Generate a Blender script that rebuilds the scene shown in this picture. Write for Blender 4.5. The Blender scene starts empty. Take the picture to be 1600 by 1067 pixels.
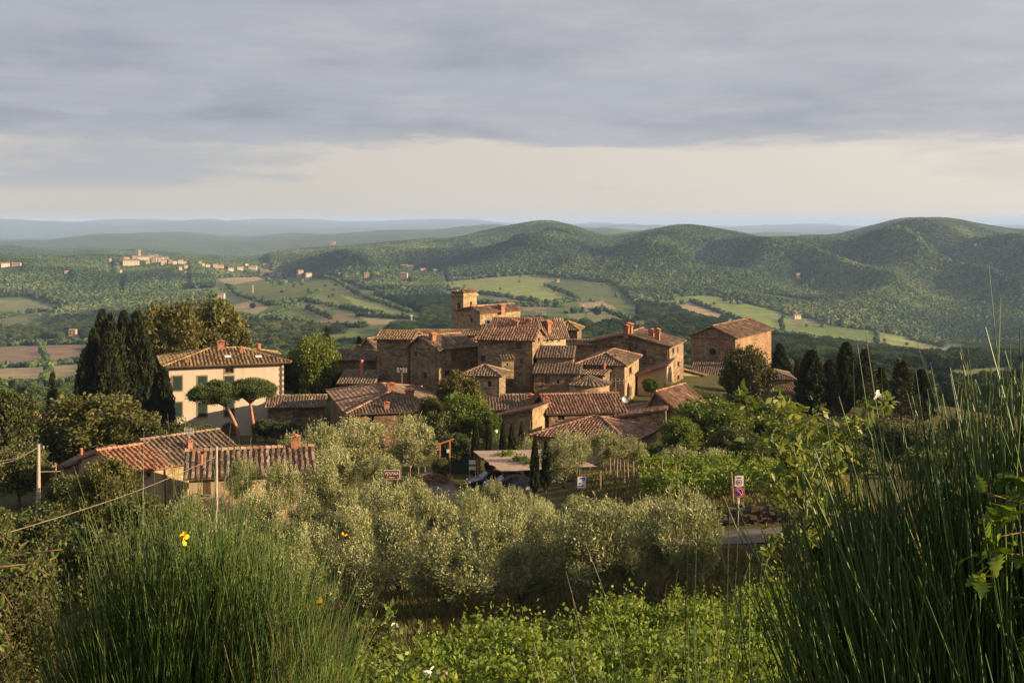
import bpy, math, random
import numpy as np
from mathutils import Vector

# ------------------------------------------------------------------ camera, sky, sun, exposure
F, CX, YH, CZ = 1900.0, 800.0, 345.0, 30.0        # focal length (px of a 1600 px wide frame), centre, horizon row, eye height
sc = bpy.context.scene
cam_d = bpy.data.cameras.new('camera')
cam = bpy.data.objects.new('camera', cam_d)
sc.collection.objects.link(cam)
cam.location = (0, 0, CZ)
cam.rotation_euler = (math.radians(90), 0, 0)
cam_d.sensor_width = 36.0
cam_d.lens = F / 1600 * 36
cam_d.shift_y = -(533.5 - YH) / 1600
cam_d.clip_start = 0.1
cam_d.clip_end = 120000
sc.camera = cam

SUN_AZ, SUN_EL = math.radians(101), math.radians(16.5)
SDIR = Vector((math.sin(SUN_AZ) * math.cos(SUN_EL), math.cos(SUN_AZ) * math.cos(SUN_EL), math.sin(SUN_EL)))
sun_d = bpy.data.lights.new('sun', 'SUN')
sun_d.energy = 5.0
sun_d.angle = math.radians(0.6)
sun_d.color = (1.0, 0.74, 0.45)
sun = bpy.data.objects.new('sun', sun_d)
sun.rotation_euler = (-SDIR).to_track_quat('-Z', 'Y').to_euler()
sun.location = (60, -20, 80)
sc.collection.objects.link(sun)

sc.view_settings.view_transform = 'Standard'
sc.view_settings.look = 'None'
sc.view_settings.exposure = 1.22
sc.view_settings.gamma = 1.0
sc.view_settings.use_curve_mapping = False
sc.render.engine = 'CYCLES'
sc.cycles.use_denoising = True
sc.cycles.max_bounces = 6
sc.cycles.diffuse_bounces = 3
sc.cycles.transmission_bounces = 3
sc.cycles.volume_bounces = 1
sc.cycles.volume_step_rate = 1.0


class NT:
    """small helper to write node trees"""
    def __init__(self, tree):
        self.t = tree
    def n(self, typ, ins=None, **props):
        nd = self.t.nodes.new(typ)
        for k, v in props.items():
            setattr(nd, k, v)
        for k, v in (ins or {}).items():
            s = nd.inputs[k]
            if isinstance(v, bpy.types.NodeSocket):
                self.t.links.new(v, s)
            else:
                s.default_value = v
        return nd
    def math(self, op, a, b=0.0, c=0.0, clamp=False):
        nd = self.t.nodes.new('ShaderNodeMath'); nd.operation = op; nd.use_clamp = clamp
        for i, v in enumerate((a, b, c)):
            if isinstance(v, bpy.types.NodeSocket): self.t.links.new(v, nd.inputs[i])
            else: nd.inputs[i].default_value = v
        return nd.outputs[0]
    def mix(self, f, a, b, typ='MIX'):
        nd = self.t.nodes.new('ShaderNodeMixRGB'); nd.blend_type = typ
        for i, v in enumerate((f, a, b)):
            if isinstance(v, bpy.types.NodeSocket): self.t.links.new(v, nd.inputs[i])
            elif i == 0: nd.inputs[0].default_value = v
            else: nd.inputs[i].default_value = (*v[:3], 1)
        return nd.outputs[0]
    def ramp(self, f, pts, interp='LINEAR'):
        nd = self.t.nodes.new('ShaderNodeValToRGB'); cr = nd.color_ramp; cr.interpolation = interp
        while len(cr.elements) < len(pts): cr.elements.new(0.5)
        for e, (p, c) in zip(cr.elements, pts):
            e.position = p
            e.color = (c, c, c, 1) if isinstance(c, (int, float)) else (*c, 1)
        self.t.links.new(f, nd.inputs[0])
        return nd.outputs[0]
    def noise(self, vec, scale, detail=3.0, rough=0.55, dist=0.0, out=0):
        nd = self.t.nodes.new('ShaderNodeTexNoise')
        nd.inputs['Scale'].default_value = scale; nd.inputs['Detail'].default_value = detail
        nd.inputs['Roughness'].default_value = rough; nd.inputs['Distortion'].default_value = dist
        if vec is not None: self.t.links.new(vec, nd.inputs['Vector'])
        return nd.outputs[out]


world = bpy.data.worlds.new('World')
sc.world = world
world.use_nodes = True
wt = world.node_tree
wt.nodes.clear()
W_ = NT(wt)
tc = W_.n('ShaderNodeTexCoord').outputs['Generated']
sep = W_.n('ShaderNodeSeparateXYZ', {0: tc})
zz = W_.math('MAXIMUM', sep.outputs[2], 0.0)
zden = W_.math('ADD', zz, 0.085)
cloudp = W_.n('ShaderNodeCombineXYZ', {0: W_.math('DIVIDE', sep.outputs[0], zden), 1: W_.math('DIVIDE', sep.outputs[1], zden), 2: 0.0}).outputs[0]
sky = W_.n('ShaderNodeTexSky', sky_type='NISHITA', sun_disc=False, sun_elevation=SUN_EL, sun_rotation=SUN_AZ, altitude=600.0, air_density=1.0, dust_density=2.2, ozone_density=1.0)
skyc = W_.mix(1.0, sky.outputs[0], (0.10, 0.10, 0.10), 'MULTIPLY')
# clear air below the cloud deck: pale cream, a little brighter towards the sun
sunw = W_.n('ShaderNodeVectorMath', {0: tc, 1: (SDIR.x, SDIR.y, 0.0)}, operation='DOT_PRODUCT').outputs['Value']
sunf = W_.math('MULTIPLY_ADD', sunw, 0.9, 0.42, clamp=True)
cream = W_.mix(sunf, (0.65, 0.60, 0.555), (1.0, 0.90, 0.77))
clear = W_.mix(0.86, skyc, cream)
# stratus deck with a ragged far edge
n_big = W_.noise(cloudp, 0.22, 5.0, 0.55)
dirs = W_.n('ShaderNodeMapping', {0: tc, 'Scale': (9.0, 9.0, 60.0)}).outputs[0]
n_edge = W_.noise(dirs, 1.0, 7.0, 0.62)
n_wisp = W_.noise(W_.n('ShaderNodeMapping', {0: tc, 'Scale': (2.6, 2.6, 15.0)}).outputs[0], 1.0, 6.0, 0.6)
edge = W_.math('ADD', zz, W_.math('MULTIPLY', W_.math('SUBTRACT', n_edge, 0.5), 0.030))
edge = W_.math('ADD', edge, W_.math('MULTIPLY', W_.math('SUBTRACT', n_big, 0.5), 0.035))
n_fine = W_.noise(cloudp, 1.25, 10.0, 0.58, 0.4)
edge = W_.math('ADD', edge, W_.math('MULTIPLY', W_.math('SUBTRACT', n_fine, 0.5), 0.030))
deck = W_.ramp(edge, [(0.060, 0.0), (0.066, 0.8), (0.075, 1.0)])
tone = W_.math('MULTIPLY_ADD', W_.math('ADD', W_.math('MULTIPLY', n_fine, 0.75), W_.math('ADD', W_.math('MULTIPLY', n_wisp, 0.75), W_.math('MULTIPLY', n_big, 0.4))), 3.4, -2.65, clamp=True)
upf = W_.ramp(zz, [(0.055, 0.0), (0.10, 0.18), (0.18, 0.62), (0.5, 0.8)])
tone2 = W_.math('ADD', W_.math('MULTIPLY', tone, 0.62), W_.math('MULTIPLY', upf, 0.42), clamp=True)
cloudc = W_.mix(tone2, (0.295, 0.335, 0.402), (0.56, 0.555, 0.595))
cloudc = W_.mix(W_.math('MULTIPLY', sunf, 0.35), cloudc, (0.70, 0.66, 0.64))
skyfin = W_.mix(deck, clear, cloudc)
# thin grey-blue banks below the deck
bank = W_.math('MULTIPLY', W_.ramp(n_wisp, [(0.50, 0.0), (0.60, 1.0)]), W_.ramp(zz, [(0.022, 0.0), (0.032, 1.0), (0.07, 1.0)]))
bank = W_.math('MULTIPLY', bank, W_.math('SUBTRACT', 0.95, W_.math('MULTIPLY', sunf, 0.9), clamp=True))
skyfin = W_.mix(W_.math('MULTIPLY', bank, 0.75), skyfin, (0.40, 0.44, 0.50))
# below the horizon (never seen) the world keeps a dull ground tone
skyfin = W_.mix(W_.ramp(W_.math('ADD', sep.outputs[2], 0.5), [(0.47, 1.0), (0.495, 0.0)]), skyfin, (0.30, 0.29, 0.24))
bg = W_.n('ShaderNodeBackground', {0: skyfin, 1: 0.435})
W_.n('ShaderNodeOutputWorld', {0: bg.outputs[0]})

# ------------------------------------------------------------------ helpers
RNG = np.random.default_rng(7)
random.seed(7)
COL = sc.collection


def at(px, py, Y):
    return np.array([(px - CX) / F * Y, Y, CZ - (py - YH) / F * Y])


def mesh(name, V, Fc, mat=None, attrs=None, smooth=False):
    V = np.asarray(V, dtype=np.float64).reshape(-1, 3)
    me = bpy.data.meshes.new(name)
    if isinstance(Fc, np.ndarray):
        k = Fc.shape[1]
        me.vertices.add(len(V)); me.loops.add(Fc.size); me.polygons.add(len(Fc))
        me.vertices.foreach_set('co', V.astype(np.float32).ravel())
        me.loops.foreach_set('vertex_index', Fc.astype(np.int32).ravel())
        me.polygons.foreach_set('loop_start', np.arange(0, Fc.size, k, dtype=np.int32))
        me.polygons.foreach_set('loop_total', np.full(len(Fc), k, dtype=np.int32))
        me.update(calc_edges=True)
    else:
        me.from_pydata(V.tolist(), [], [list(f) for f in Fc])
        me.update()
    for nm, arr in (attrs or {}).items():
        arr = np.asarray(arr, dtype=np.float32)
        if arr.ndim == 1:
            a = me.attributes.new(nm, 'FLOAT', 'POINT'); a.data.foreach_set('value', arr)
        else:
            a = me.attributes.new(nm, 'FLOAT_COLOR', 'POINT')
            a.data.foreach_set('color', np.c_[arr, np.ones(len(arr))].astype(np.float32).ravel())
    if smooth:
        me.polygons.foreach_set('use_smooth', np.ones(len(me.polygons), dtype=bool))
    if mat is not None:
        me.materials.append(mat)
    return me


def link(name, me, parent=None, loc=None):
    o = bpy.data.objects.new(name, me)
    COL.objects.link(o)
    if parent is not None: o.parent = parent
    if loc is not None: o.location = loc
    return o


def tag(o, label=None, cat=None, group=None, kind=None):
    if label: o['label'] = label
    if cat: o['category'] = cat
    if group: o['group'] = group
    if kind: o['kind'] = kind
    return o


def empty(name, loc, label=None, cat=None, group=None, rz=0.0, scale=None):
    o = bpy.data.objects.new(name, None)
    COL.objects.link(o)
    o.location = tuple(float(v) for v in loc); o.rotation_euler = (0, 0, rz)
    o.empty_display_size = 0.3
    if scale is not None: o.scale = scale
    return tag(o, label, cat, group)


class MB:
    """collects polygons of ONE part"""
    def __init__(self): self.V = []; self.F = []; self.R = []
    def poly(self, pts, r=0.5):
        b = len(self.V); self.V += [tuple(map(float, p)) for p in pts]; self.R += [r] * len(pts)
        self.F.append(tuple(range(b, b + len(pts))))
    def box(self, c, e1, e2, e3, r=0.5):
        """box centred c with half-extent vectors"""
        c, e1, e2, e3 = (np.asarray(v, float) for v in (c, e1, e2, e3))
        b = len(self.V)
        for i in (-1, 1):
            for j in (-1, 1):
                for k in (-1, 1):
                    self.V.append(tuple(c + i * e1 + j * e2 + k * e3)); self.R.append(r)
        for f in ((0, 1, 3, 2), (4, 6, 7, 5), (0, 4, 5, 1), (2, 3, 7, 6), (0, 2, 6, 4), (1, 5, 7, 3)):
            self.F.append(tuple(b + q for q in f))
    def abox(self, x0, x1, y0, y1, z0, z1, r=0.5):
        self.box(((x0 + x1) / 2, (y0 + y1) / 2, (z0 + z1) / 2), ((x1 - x0) / 2, 0, 0), (0, (y1 - y0) / 2, 0), (0, 0, (z1 - z0) / 2), r)
    def tube(self, pts, rad, k=6, r=0.5, cap=True):
        pts = [np.asarray(p, float) for p in pts]
        rad = rad if isinstance(rad, (list, tuple, np.ndarray)) else [rad] * len(pts)
        b = len(self.V); m = len(pts)
        for i, p in enumerate(pts):
            t = pts[min(i + 1, m - 1)] - pts[max(i - 1, 0)]
            t = t / (np.linalg.norm(t) + 1e-9)
            a = np.cross(t, (0, 0, 1.0) if abs(t[2]) < 0.9 else (1.0, 0, 0)); a /= np.linalg.norm(a)
            c = np.cross(t, a)
            for q in range(k):
                an = 2 * math.pi * q / k
                self.V.append(tuple(p + rad[i] * (math.cos(an) * a + math.sin(an) * c))); self.R.append(r)
        for i in range(m - 1):
            for q in range(k):
                q2 = (q + 1) % k
                self.F.append((b + i * k + q, b + i * k + q2, b + (i + 1) * k + q2, b + (i + 1) * k + q))
        if cap:
            self.F.append(tuple(b + q for q in range(k))[::-1]); self.F.append(tuple(b + (m - 1) * k + q for q in range(k)))
    def build(self, name, mat, parent=None, org=(0, 0, 0), smooth=False):
        V = np.array(self.V) - np.array(org)
        return link(name, mesh(name, V, self.F, mat, {'r': np.array(self.R)}, smooth), parent)


def nrm(a):
    return a / (np.linalg.norm(a, axis=-1, keepdims=True) + 1e-9)


# ------------------------------------------------------------------ materials
def new_mat(name):
    m = bpy.data.materials.new(name); m.use_nodes = True; m.node_tree.nodes.clear()
    return m, NT(m.node_tree)


def finish(m, N, col, rough=0.85, bump=None, bstr=0.3, bdist=0.05, spec=0.2, metal=0.0):
    ins = {'Roughness': rough, 'Metallic': metal, 'Specular IOR Level': spec}
    p = N.n('ShaderNodeBsdfPrincipled', ins)
    if isinstance(col, bpy.types.NodeSocket): N.t.links.new(col, p.inputs['Base Color'])
    else: p.inputs['Base Color'].default_value = (*col, 1)
    if bump is not None:
        b = N.n('ShaderNodeBump', {'Height': bump, 'Strength': bstr, 'Distance': bdist})
        N.t.links.new(b.outputs[0], p.inputs['Normal'])
    N.n('ShaderNodeOutputMaterial', {0: p.outputs[0]})
    return m


def stone_mat(name, c_dark, c_mid, c_light, scale=2.6, plaster=0.0):
    m, N = new_mat(name)
    oc = N.n('ShaderNodeTexCoord').outputs['Object']
    warp = N.n('ShaderNodeMixRGB', {0: 0.10, 1: oc, 2: N.noise(oc, 2.0, 2.0, out=1)}).outputs[0]
    mp = N.n('ShaderNodeMapping', {0: warp, 'Scale': (1.0, 1.0, 1.7)}).outputs[0]
    v = N.n('ShaderNodeTexVoronoi', {'Vector': mp, 'Scale': scale})
    ve = N.n('ShaderNodeTexVoronoi', {'Vector': mp, 'Scale': scale}, feature='DISTANCE_TO_EDGE')
    rnd = N.n('ShaderNodeSeparateXYZ', {0: v.outputs['Color']}).outputs[0]
    big = N.noise(oc, 0.35, 4.0)
    f = N.math('ADD', N.math('MULTIPLY', rnd, 0.55), N.math('MULTIPLY_ADD', big, 1.3, -0.42))
    c = N.ramp(f, [(0.12, c_dark), (0.5, c_mid), (0.9, c_light)])
    mort = N.ramp(ve.outputs['Distance'], [(0.0, 1.0), (0.06, 0.0)])
    c = N.mix(N.math('MULTIPLY', mort, 0.35), c, tuple(x * 1.15 for x in c_mid))
    # rain streaks
    st = N.noise(N.n('ShaderNodeMapping', {0: oc, 'Scale': (1.6, 1.6, 0.12)}).outputs[0], 1.0, 3.0)
    c = N.mix(N.ramp(st, [(0.45, 0.0), (0.75, 0.45)]), c, tuple(x * 0.55 for x in c_dark))
    fine = N.noise(oc, 14.0, 4.0)
    c = N.mix(0.35, c, N.ramp(fine, [(0.3, 0.25), (0.7, 0.85)]), 'OVERLAY')
    h = N.math('ADD', N.ramp(ve.outputs['Distance'], [(0.0, 0.0), (0.1, 1.0)]), N.math('MULTIPLY', fine, 0.5))
    return finish(m, N, c, 0.92, h, 0.55, 0.06)


def plaster_mat(name, c0, c1, stain=0.5):
    m, N = new_mat(name)
    oc = N.n('ShaderNodeTexCoord').outputs['Object']
    a = N.noise(oc, 0.5, 6.0, 0.65)
    st = N.noise(N.n('ShaderNodeMapping', {0: oc, 'Scale': (1.2, 1.2, 0.1)}).outputs[0], 1.0, 5.0)
    c = N.mix(N.ramp(a, [(0.3, 0.0), (0.7, 1.0)]), c0, c1)
    c = N.mix(N.math('MULTIPLY', N.ramp(st, [(0.45, 0.0), (0.8, 1.0)]), stain), c, tuple(x * 0.6 for x in c0))
    return finish(m, N, c, 0.9, N.noise(oc, 9.0, 4.0), 0.25, 0.03)


def tile_mat(name, stops):
    m, N = new_mat(name)
    r = N.n('ShaderNodeAttribute', attribute_name='r').outputs['Fac']
    oc = N.n('ShaderNodeTexCoord').outputs['Object']
    lich = N.noise(oc, 0.7, 5.0, 0.6)
    f = N.math('ADD', N.math('MULTIPLY', r, 0.72), N.math('MULTIPLY_ADD', lich, 0.9, -0.31), clamp=True)
    c = N.ramp(f, stops)
    fine = N.noise(oc, 7.0, 4.0, 0.65)
    c = N.mix(N.ramp(fine, [(0.55, 0.0), (0.72, 0.5)]), c, (0.28, 0.24, 0.17))
    c = N.mix(N.ramp(fine, [(0.30, 0.55), (0.44, 0.0)]), c, (0.05, 0.038, 0.028))
    return finish(m, N, c, 0.9, fine, 0.3, 0.02)


def leaf_mat(name, stops, trans=0.35, rough=0.55, spec=0.25, tcol=None, objvar=0.25):
    m, N = new_mat(name)
    r = N.n('ShaderNodeAttribute', attribute_name='r').outputs['Fac']
    ob = N.n('ShaderNodeObjectInfo').outputs['Random']
    f = N.math('ADD', r, N.math('MULTIPLY_ADD', ob, objvar, -objvar / 2), clamp=True)
    c = N.ramp(f, stops)
    p = N.n('ShaderNodeBsdfPrincipled', {'Base Color': c, 'Roughness': rough, 'Specular IOR Level': spec})
    tcn = N.mix(1.0, c, tcol or (1.25, 1.25, 0.6), 'MULTIPLY')
    tr = N.n('ShaderNodeBsdfTranslucent', {0: tcn})
    mx = N.n('ShaderNodeMixShader', {0: trans, 1: p.outputs[0], 2: tr.outputs[0]})
    N.n('ShaderNodeOutputMaterial', {0: mx.outputs[0]})
    return m


def plain(name, col, rough=0.7, spec=0.3, metal=0.0, var=0.25, scale=6.0):
    m, N = new_mat(name)
    oc = N.n('ShaderNodeTexCoord').outputs['Object']
    a = N.noise(oc, scale, 5.0, 0.6)
    c = N.mix(N.ramp(a, [(0.3, 0.0), (0.7, 1.0)]), tuple(x * (1 - var) for x in col), tuple(min(1, x * (1 + var)) for x in col))
    return finish(m, N, c, rough, a, 0.15, 0.01, spec, metal)


M = {}
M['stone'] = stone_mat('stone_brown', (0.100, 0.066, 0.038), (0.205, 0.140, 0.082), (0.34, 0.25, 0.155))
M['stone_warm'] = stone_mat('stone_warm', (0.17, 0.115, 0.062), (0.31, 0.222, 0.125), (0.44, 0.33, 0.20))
M['stone_grey'] = stone_mat('stone_grey', (0.105, 0.078, 0.052), (0.20, 0.15, 0.10), (0.32, 0.25, 0.175))
M['brick'] = stone_mat('stone_brick', (0.13, 0.075, 0.042), (0.26, 0.155, 0.088), (0.36, 0.25, 0.15), 3.2)
M['plaster'] = plaster_mat('plaster_cream', (0.50, 0.415, 0.315), (0.58, 0.49, 0.38), 0.35)
M['plaster_tan'] = plaster_mat('plaster_tan', (0.36, 0.25, 0.15), (0.46, 0.335, 0.21), 0.5)
M['plaster_pale'] = plaster_mat('plaster_pale', (0.55, 0.45, 0.32), (0.66, 0.56, 0.42), 0.5)
M['tile'] = tile_mat('tile_mixed', [(0.0, (0.060, 0.042, 0.032)), (0.35, (0.14, 0.092, 0.064)), (0.6, (0.23, 0.145, 0.098)), (0.85, (0.35, 0.25, 0.175)), (1.0, (0.48, 0.39, 0.30))])
M['tile_red'] = tile_mat('tile_red', [(0.0, (0.080, 0.044, 0.032)), (0.4, (0.19, 0.102, 0.067)), (0.75, (0.31, 0.18, 0.118)), (1.0, (0.48, 0.36, 0.26))])
M['tile_grey'] = tile_mat('tile_grey', [(0.0, (0.07, 0.052, 0.038)), (0.4, (0.145, 0.10, 0.07)), (0.75, (0.24, 0.165, 0.11)), (1.0, (0.40, 0.31, 0.22))])
M['tile_lichen'] = tile_mat('tile_lichen', [(0.0, (0.075, 0.050, 0.03)), (0.4, (0.20, 0.125, 0.062)), (0.7, (0.32, 0.215, 0.105)), (1.0, (0.48, 0.38, 0.22))])
M['tile_orange'] = tile_mat('tile_orange', [(0.0, (0.15, 0.072, 0.042)), (0.5, (0.31, 0.145, 0.08)), (1.0, (0.46, 0.28, 0.17))])
M['terra'] = plain('terracotta', (0.42, 0.15, 0.075), 0.85)
M['brickred'] = plain('chimney_brick', (0.30, 0.145, 0.085), 0.9, var=0.4)
M['green_shutter'] = plain('green_paint', (0.020, 0.040, 0.030), 0.6)
M['brown_wood'] = plain('brown_wood', (0.11, 0.062, 0.035), 0.75)
M['pane'] = plain('window_glass', (0.012, 0.012, 0.013), 0.12, 0.5)
M['trim'] = plain('pietra_serena', (0.20, 0.165, 0.125), 0.85)
M['white'] = plain('white_paint', (0.72, 0.70, 0.66), 0.5, var=0.06)
M['metal'] = plain('galvanised', (0.42, 0.42, 0.41), 0.45, 0.5, 0.6)
M['skylight'] = plain('skylight_glass', (0.62, 0.64, 0.66), 0.15, 0.6, var=0.05)
M['wood_orange'] = plain('orange_timber', (0.46, 0.20, 0.075), 0.7)
M['post'] = plain('weathered_post', (0.25, 0.175, 0.11), 0.9, var=0.4)
M['plank'] = plain('grey_plank', (0.37, 0.265, 0.195), 0.85, var=0.35, scale=3.0)
M['trunk'] = plain('bark', (0.11, 0.08, 0.055), 0.95, var=0.4)
M['pine_bark'] = plain('pine_bark', (0.33, 0.17, 0.10), 0.95, var=0.4)
M['concrete'] = plain('concrete_pole', (0.36, 0.29, 0.225), 0.85)
M['cable'] = plain('cable_grey', (0.20, 0.165, 0.13), 0.8)
M['dark_stone'] = plain('bank_stone', (0.085, 0.062, 0.043), 0.95, var=0.5)
M['copper'] = plain('copper_pipe', (0.17, 0.095, 0.06), 0.55, 0.4, 0.4)
M['rust'] = plain('dark_iron', (0.06, 0.05, 0.045), 0.7)
M['sign_brown'] = plain('sign_brown', (0.16, 0.018, 0.012), 0.5, var=0.1)
M['sign_red'] = plain('sign_red', (0.60, 0.020, 0.022), 0.45, var=0.08)
M['sign_blue'] = plain('sign_blue', (0.020, 0.040, 0.36), 0.45, var=0.08)
M['black'] = plain('print_black', (0.03, 0.03, 0.035), 0.6)
M['car'] = plain('navy_car_paint', (0.010, 0.013, 0.028), 0.22, 0.6, var=0.1)
M['tyre'] = plain('tyre_rubber', (0.018, 0.018, 0.018), 0.9)
M['lamp_red'] = plain('tail_red', (0.35, 0.01, 0.01), 0.3)
M['lamp_clear'] = plain('headlight', (0.65, 0.66, 0.68), 0.15, 0.6, var=0.05)
M['olive'] = leaf_mat('olive_leaf', [(0.0, (0.090, 0.104, 0.040)), (0.5, (0.222, 0.235, 0.098)), (1.0, (0.46, 0.46, 0.235))], 0.22, 0.5, 0.35, (1.1, 1.1, 0.7))
M['broad'] = leaf_mat('broad_leaf', [(0.0, (0.050, 0.080, 0.015)), (0.5, (0.105, 0.145, 0.026)), (1.0, (0.19, 0.215, 0.046))], 0.35)
M['holm'] = leaf_mat('holm_oak_leaf', [(0.0, (0.034, 0.038, 0.013)), (0.5, (0.072, 0.072, 0.023)), (1.0, (0.13, 0.115, 0.042))], 0.2)
M['autumn'] = leaf_mat('russet_leaf', [(0.0, (0.045, 0.050, 0.014)), (0.5, (0.098, 0.096, 0.025)), (1.0, (0.165, 0.135, 0.045))], 0.3)
M['oakgreen'] = leaf_mat('oak_green_leaf', [(0.0, (0.052, 0.060, 0.016)), (0.5, (0.118, 0.120, 0.034)), (1.0, (0.21, 0.19, 0.066))], 0.28)
M['cypress'] = leaf_mat('cypress_leaf', [(0.0, (0.016, 0.024, 0.009)), (0.5, (0.040, 0.047, 0.015)), (1.0, (0.105, 0.095, 0.030))], 0.12)
M['pine'] = leaf_mat('pine_needle', [(0.0, (0.030, 0.050, 0.014)), (0.5, (0.070, 0.100, 0.026)), (1.0, (0.13, 0.155, 0.045))], 0.2)
M['shrub'] = leaf_mat('shrub_leaf', [(0.0, (0.032, 0.045, 0.014)), (0.5, (0.075, 0.090, 0.027)), (1.0, (0.155, 0.155, 0.055))], 0.25)
M['vine'] = leaf_mat('vine_leaf', [(0.0, (0.068, 0.110, 0.016)), (0.5, (0.155, 0.215, 0.030)), (1.0, (0.29, 0.33, 0.075))], 0.42, 0.5, 0.3)
M['broom'] = leaf_mat('broom_stem', [(0.0, (0.030, 0.064, 0.014)), (0.5, (0.075, 0.130, 0.028)), (0.93, (0.17, 0.21, 0.05)), (1.0, (0.22, 0.15, 0.06))], 0.08, 0.38, 0.5)
M['broom_dark'] = leaf_mat('broom_stem_deep', [(0.0, (0.026, 0.056, 0.016)), (0.5, (0.062, 0.112, 0.030)), (0.93, (0.12, 0.17, 0.05)), (1.0, (0.17, 0.12, 0.055))], 0.05, 0.42, 0.4)
M['rose'] = leaf_mat('rose_leaf', [(0.0, (0.060, 0.100, 0.018)), (0.5, (0.125, 0.170, 0.035)), (1.0, (0.26, 0.26, 0.08))], 0.35, 0.5, 0.3, objvar=0.8)
M['oakleaf'] = leaf_mat('young_oak_leaf', [(0.0, (0.050, 0.095, 0.012)), (0.5, (0.105, 0.165, 0.020)), (1.0, (0.20, 0.25, 0.05))], 0.45, 0.45, 0.3, objvar=0.8)
M['twig'] = plain('twig_brown', (0.16, 0.095, 0.055), 0.85)
M['twig_green'] = plain('green_stem', (0.11, 0.14, 0.05), 0.6)
M['yellow'] = plain('yellow_petal', (0.80, 0.52, 0.02), 0.6, var=0.15)
M['petal'] = plain('white_petal', (0.82, 0.76, 0.68), 0.6, var=0.08)
M['grass'] = leaf_mat('grass_blade', [(0.0, (0.055, 0.060, 0.018)), (0.5, (0.120, 0.110, 0.036)), (1.0, (0.24, 0.19, 0.08))], 0.3)

def ground_mat():
    m, N = new_mat('soil_and_grass')
    oc = N.n('ShaderNodeTexCoord').outputs['Object']
    g = N.n('ShaderNodeAttribute', attribute_name='green').outputs['Fac']
    a = N.noise(oc, 0.6, 6.0, 0.65); b = N.noise(oc, 5.0, 6.0, 0.7)
    soil = N.ramp(b, [(0.3, (0.042, 0.024, 0.014)), (0.55, (0.10, 0.057, 0.033)), (0.75, (0.19, 0.115, 0.065))])
    gr = N.ramp(b, [(0.3, (0.030, 0.036, 0.012)), (0.55, (0.085, 0.085, 0.028)), (0.75, (0.165, 0.135, 0.055))])
    f = N.math('ADD', g, N.math('MULTIPLY_ADD', a, 1.6, -0.8), clamp=True)
    return finish(m, N, N.mix(f, soil, gr), 0.95, b, 0.8, 0.12, 0.1)
M['ground'] = ground_mat()

def hills_mat():
    m, N = new_mat('wooded_hills')
    oc = N.n('ShaderNodeTexCoord').outputs['Object']
    fc = N.n('ShaderNodeAttribute', attribute_name='fcol').outputs['Color']
    fm = N.n('ShaderNodeAttribute', attribute_name='fmask').outputs['Fac']
    fr = N.n('ShaderNodeAttribute', attribute_name='frow')
    sepx = N.n('ShaderNodeSeparateXYZ', {0: oc})
    fsep = N.n('ShaderNodeSeparateXYZ', {0: fr.outputs['Color']})
    ph = N.math('ADD', N.math('MULTIPLY', sepx.outputs[0], fsep.outputs[0]), N.math('MULTIPLY', sepx.outputs[1], fsep.outputs[1]))
    rows = N.math('MULTIPLY_ADD', N.math('SINE', ph), 0.5, 0.5)
    big = N.noise(oc, 0.0035, 5.0, 0.6)
    mid = N.noise(oc, 0.03, 6.0, 0.65)
    woods = N.ramp(N.math('MULTIPLY_ADD', mid, 0.7, N.math('MULTIPLY', big, 0.45)), [(0.38, (0.026, 0.040, 0.016)), (0.58, (0.060, 0.080, 0.026)), (0.8, (0.11, 0.125, 0.040))])
    fcol = N.mix(N.math('MULTIPLY', N.math('MULTIPLY', rows, fsep.outputs[2]), 0.55), fc, (0.040, 0.058, 0.020))
    fcol = N.mix(0.5, fcol, N.ramp(mid, [(0.3, 0.3), (0.7, 0.8)]), 'OVERLAY')
    return finish(m, N, N.mix(fm, woods, fcol), 0.95, mid, 0.5, 6.0, 0.05)
M['hills'] = hills_mat()

def wood_mat():
    m, N = new_mat('far_canopy')
    r = N.n('ShaderNodeAttribute', attribute_name='tint', attribute_type='INSTANCER').outputs['Fac']
    c = N.ramp(r, [(0.0, (0.018, 0.036, 0.018)), (0.4, (0.050, 0.080, 0.031)), (0.75, (0.092, 0.125, 0.042)), (1.0, (0.155, 0.165, 0.063))])
    return finish(m, N, c, 0.9, spec=0.05)
M['canopy'] = wood_mat()

DEBUG = False
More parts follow.
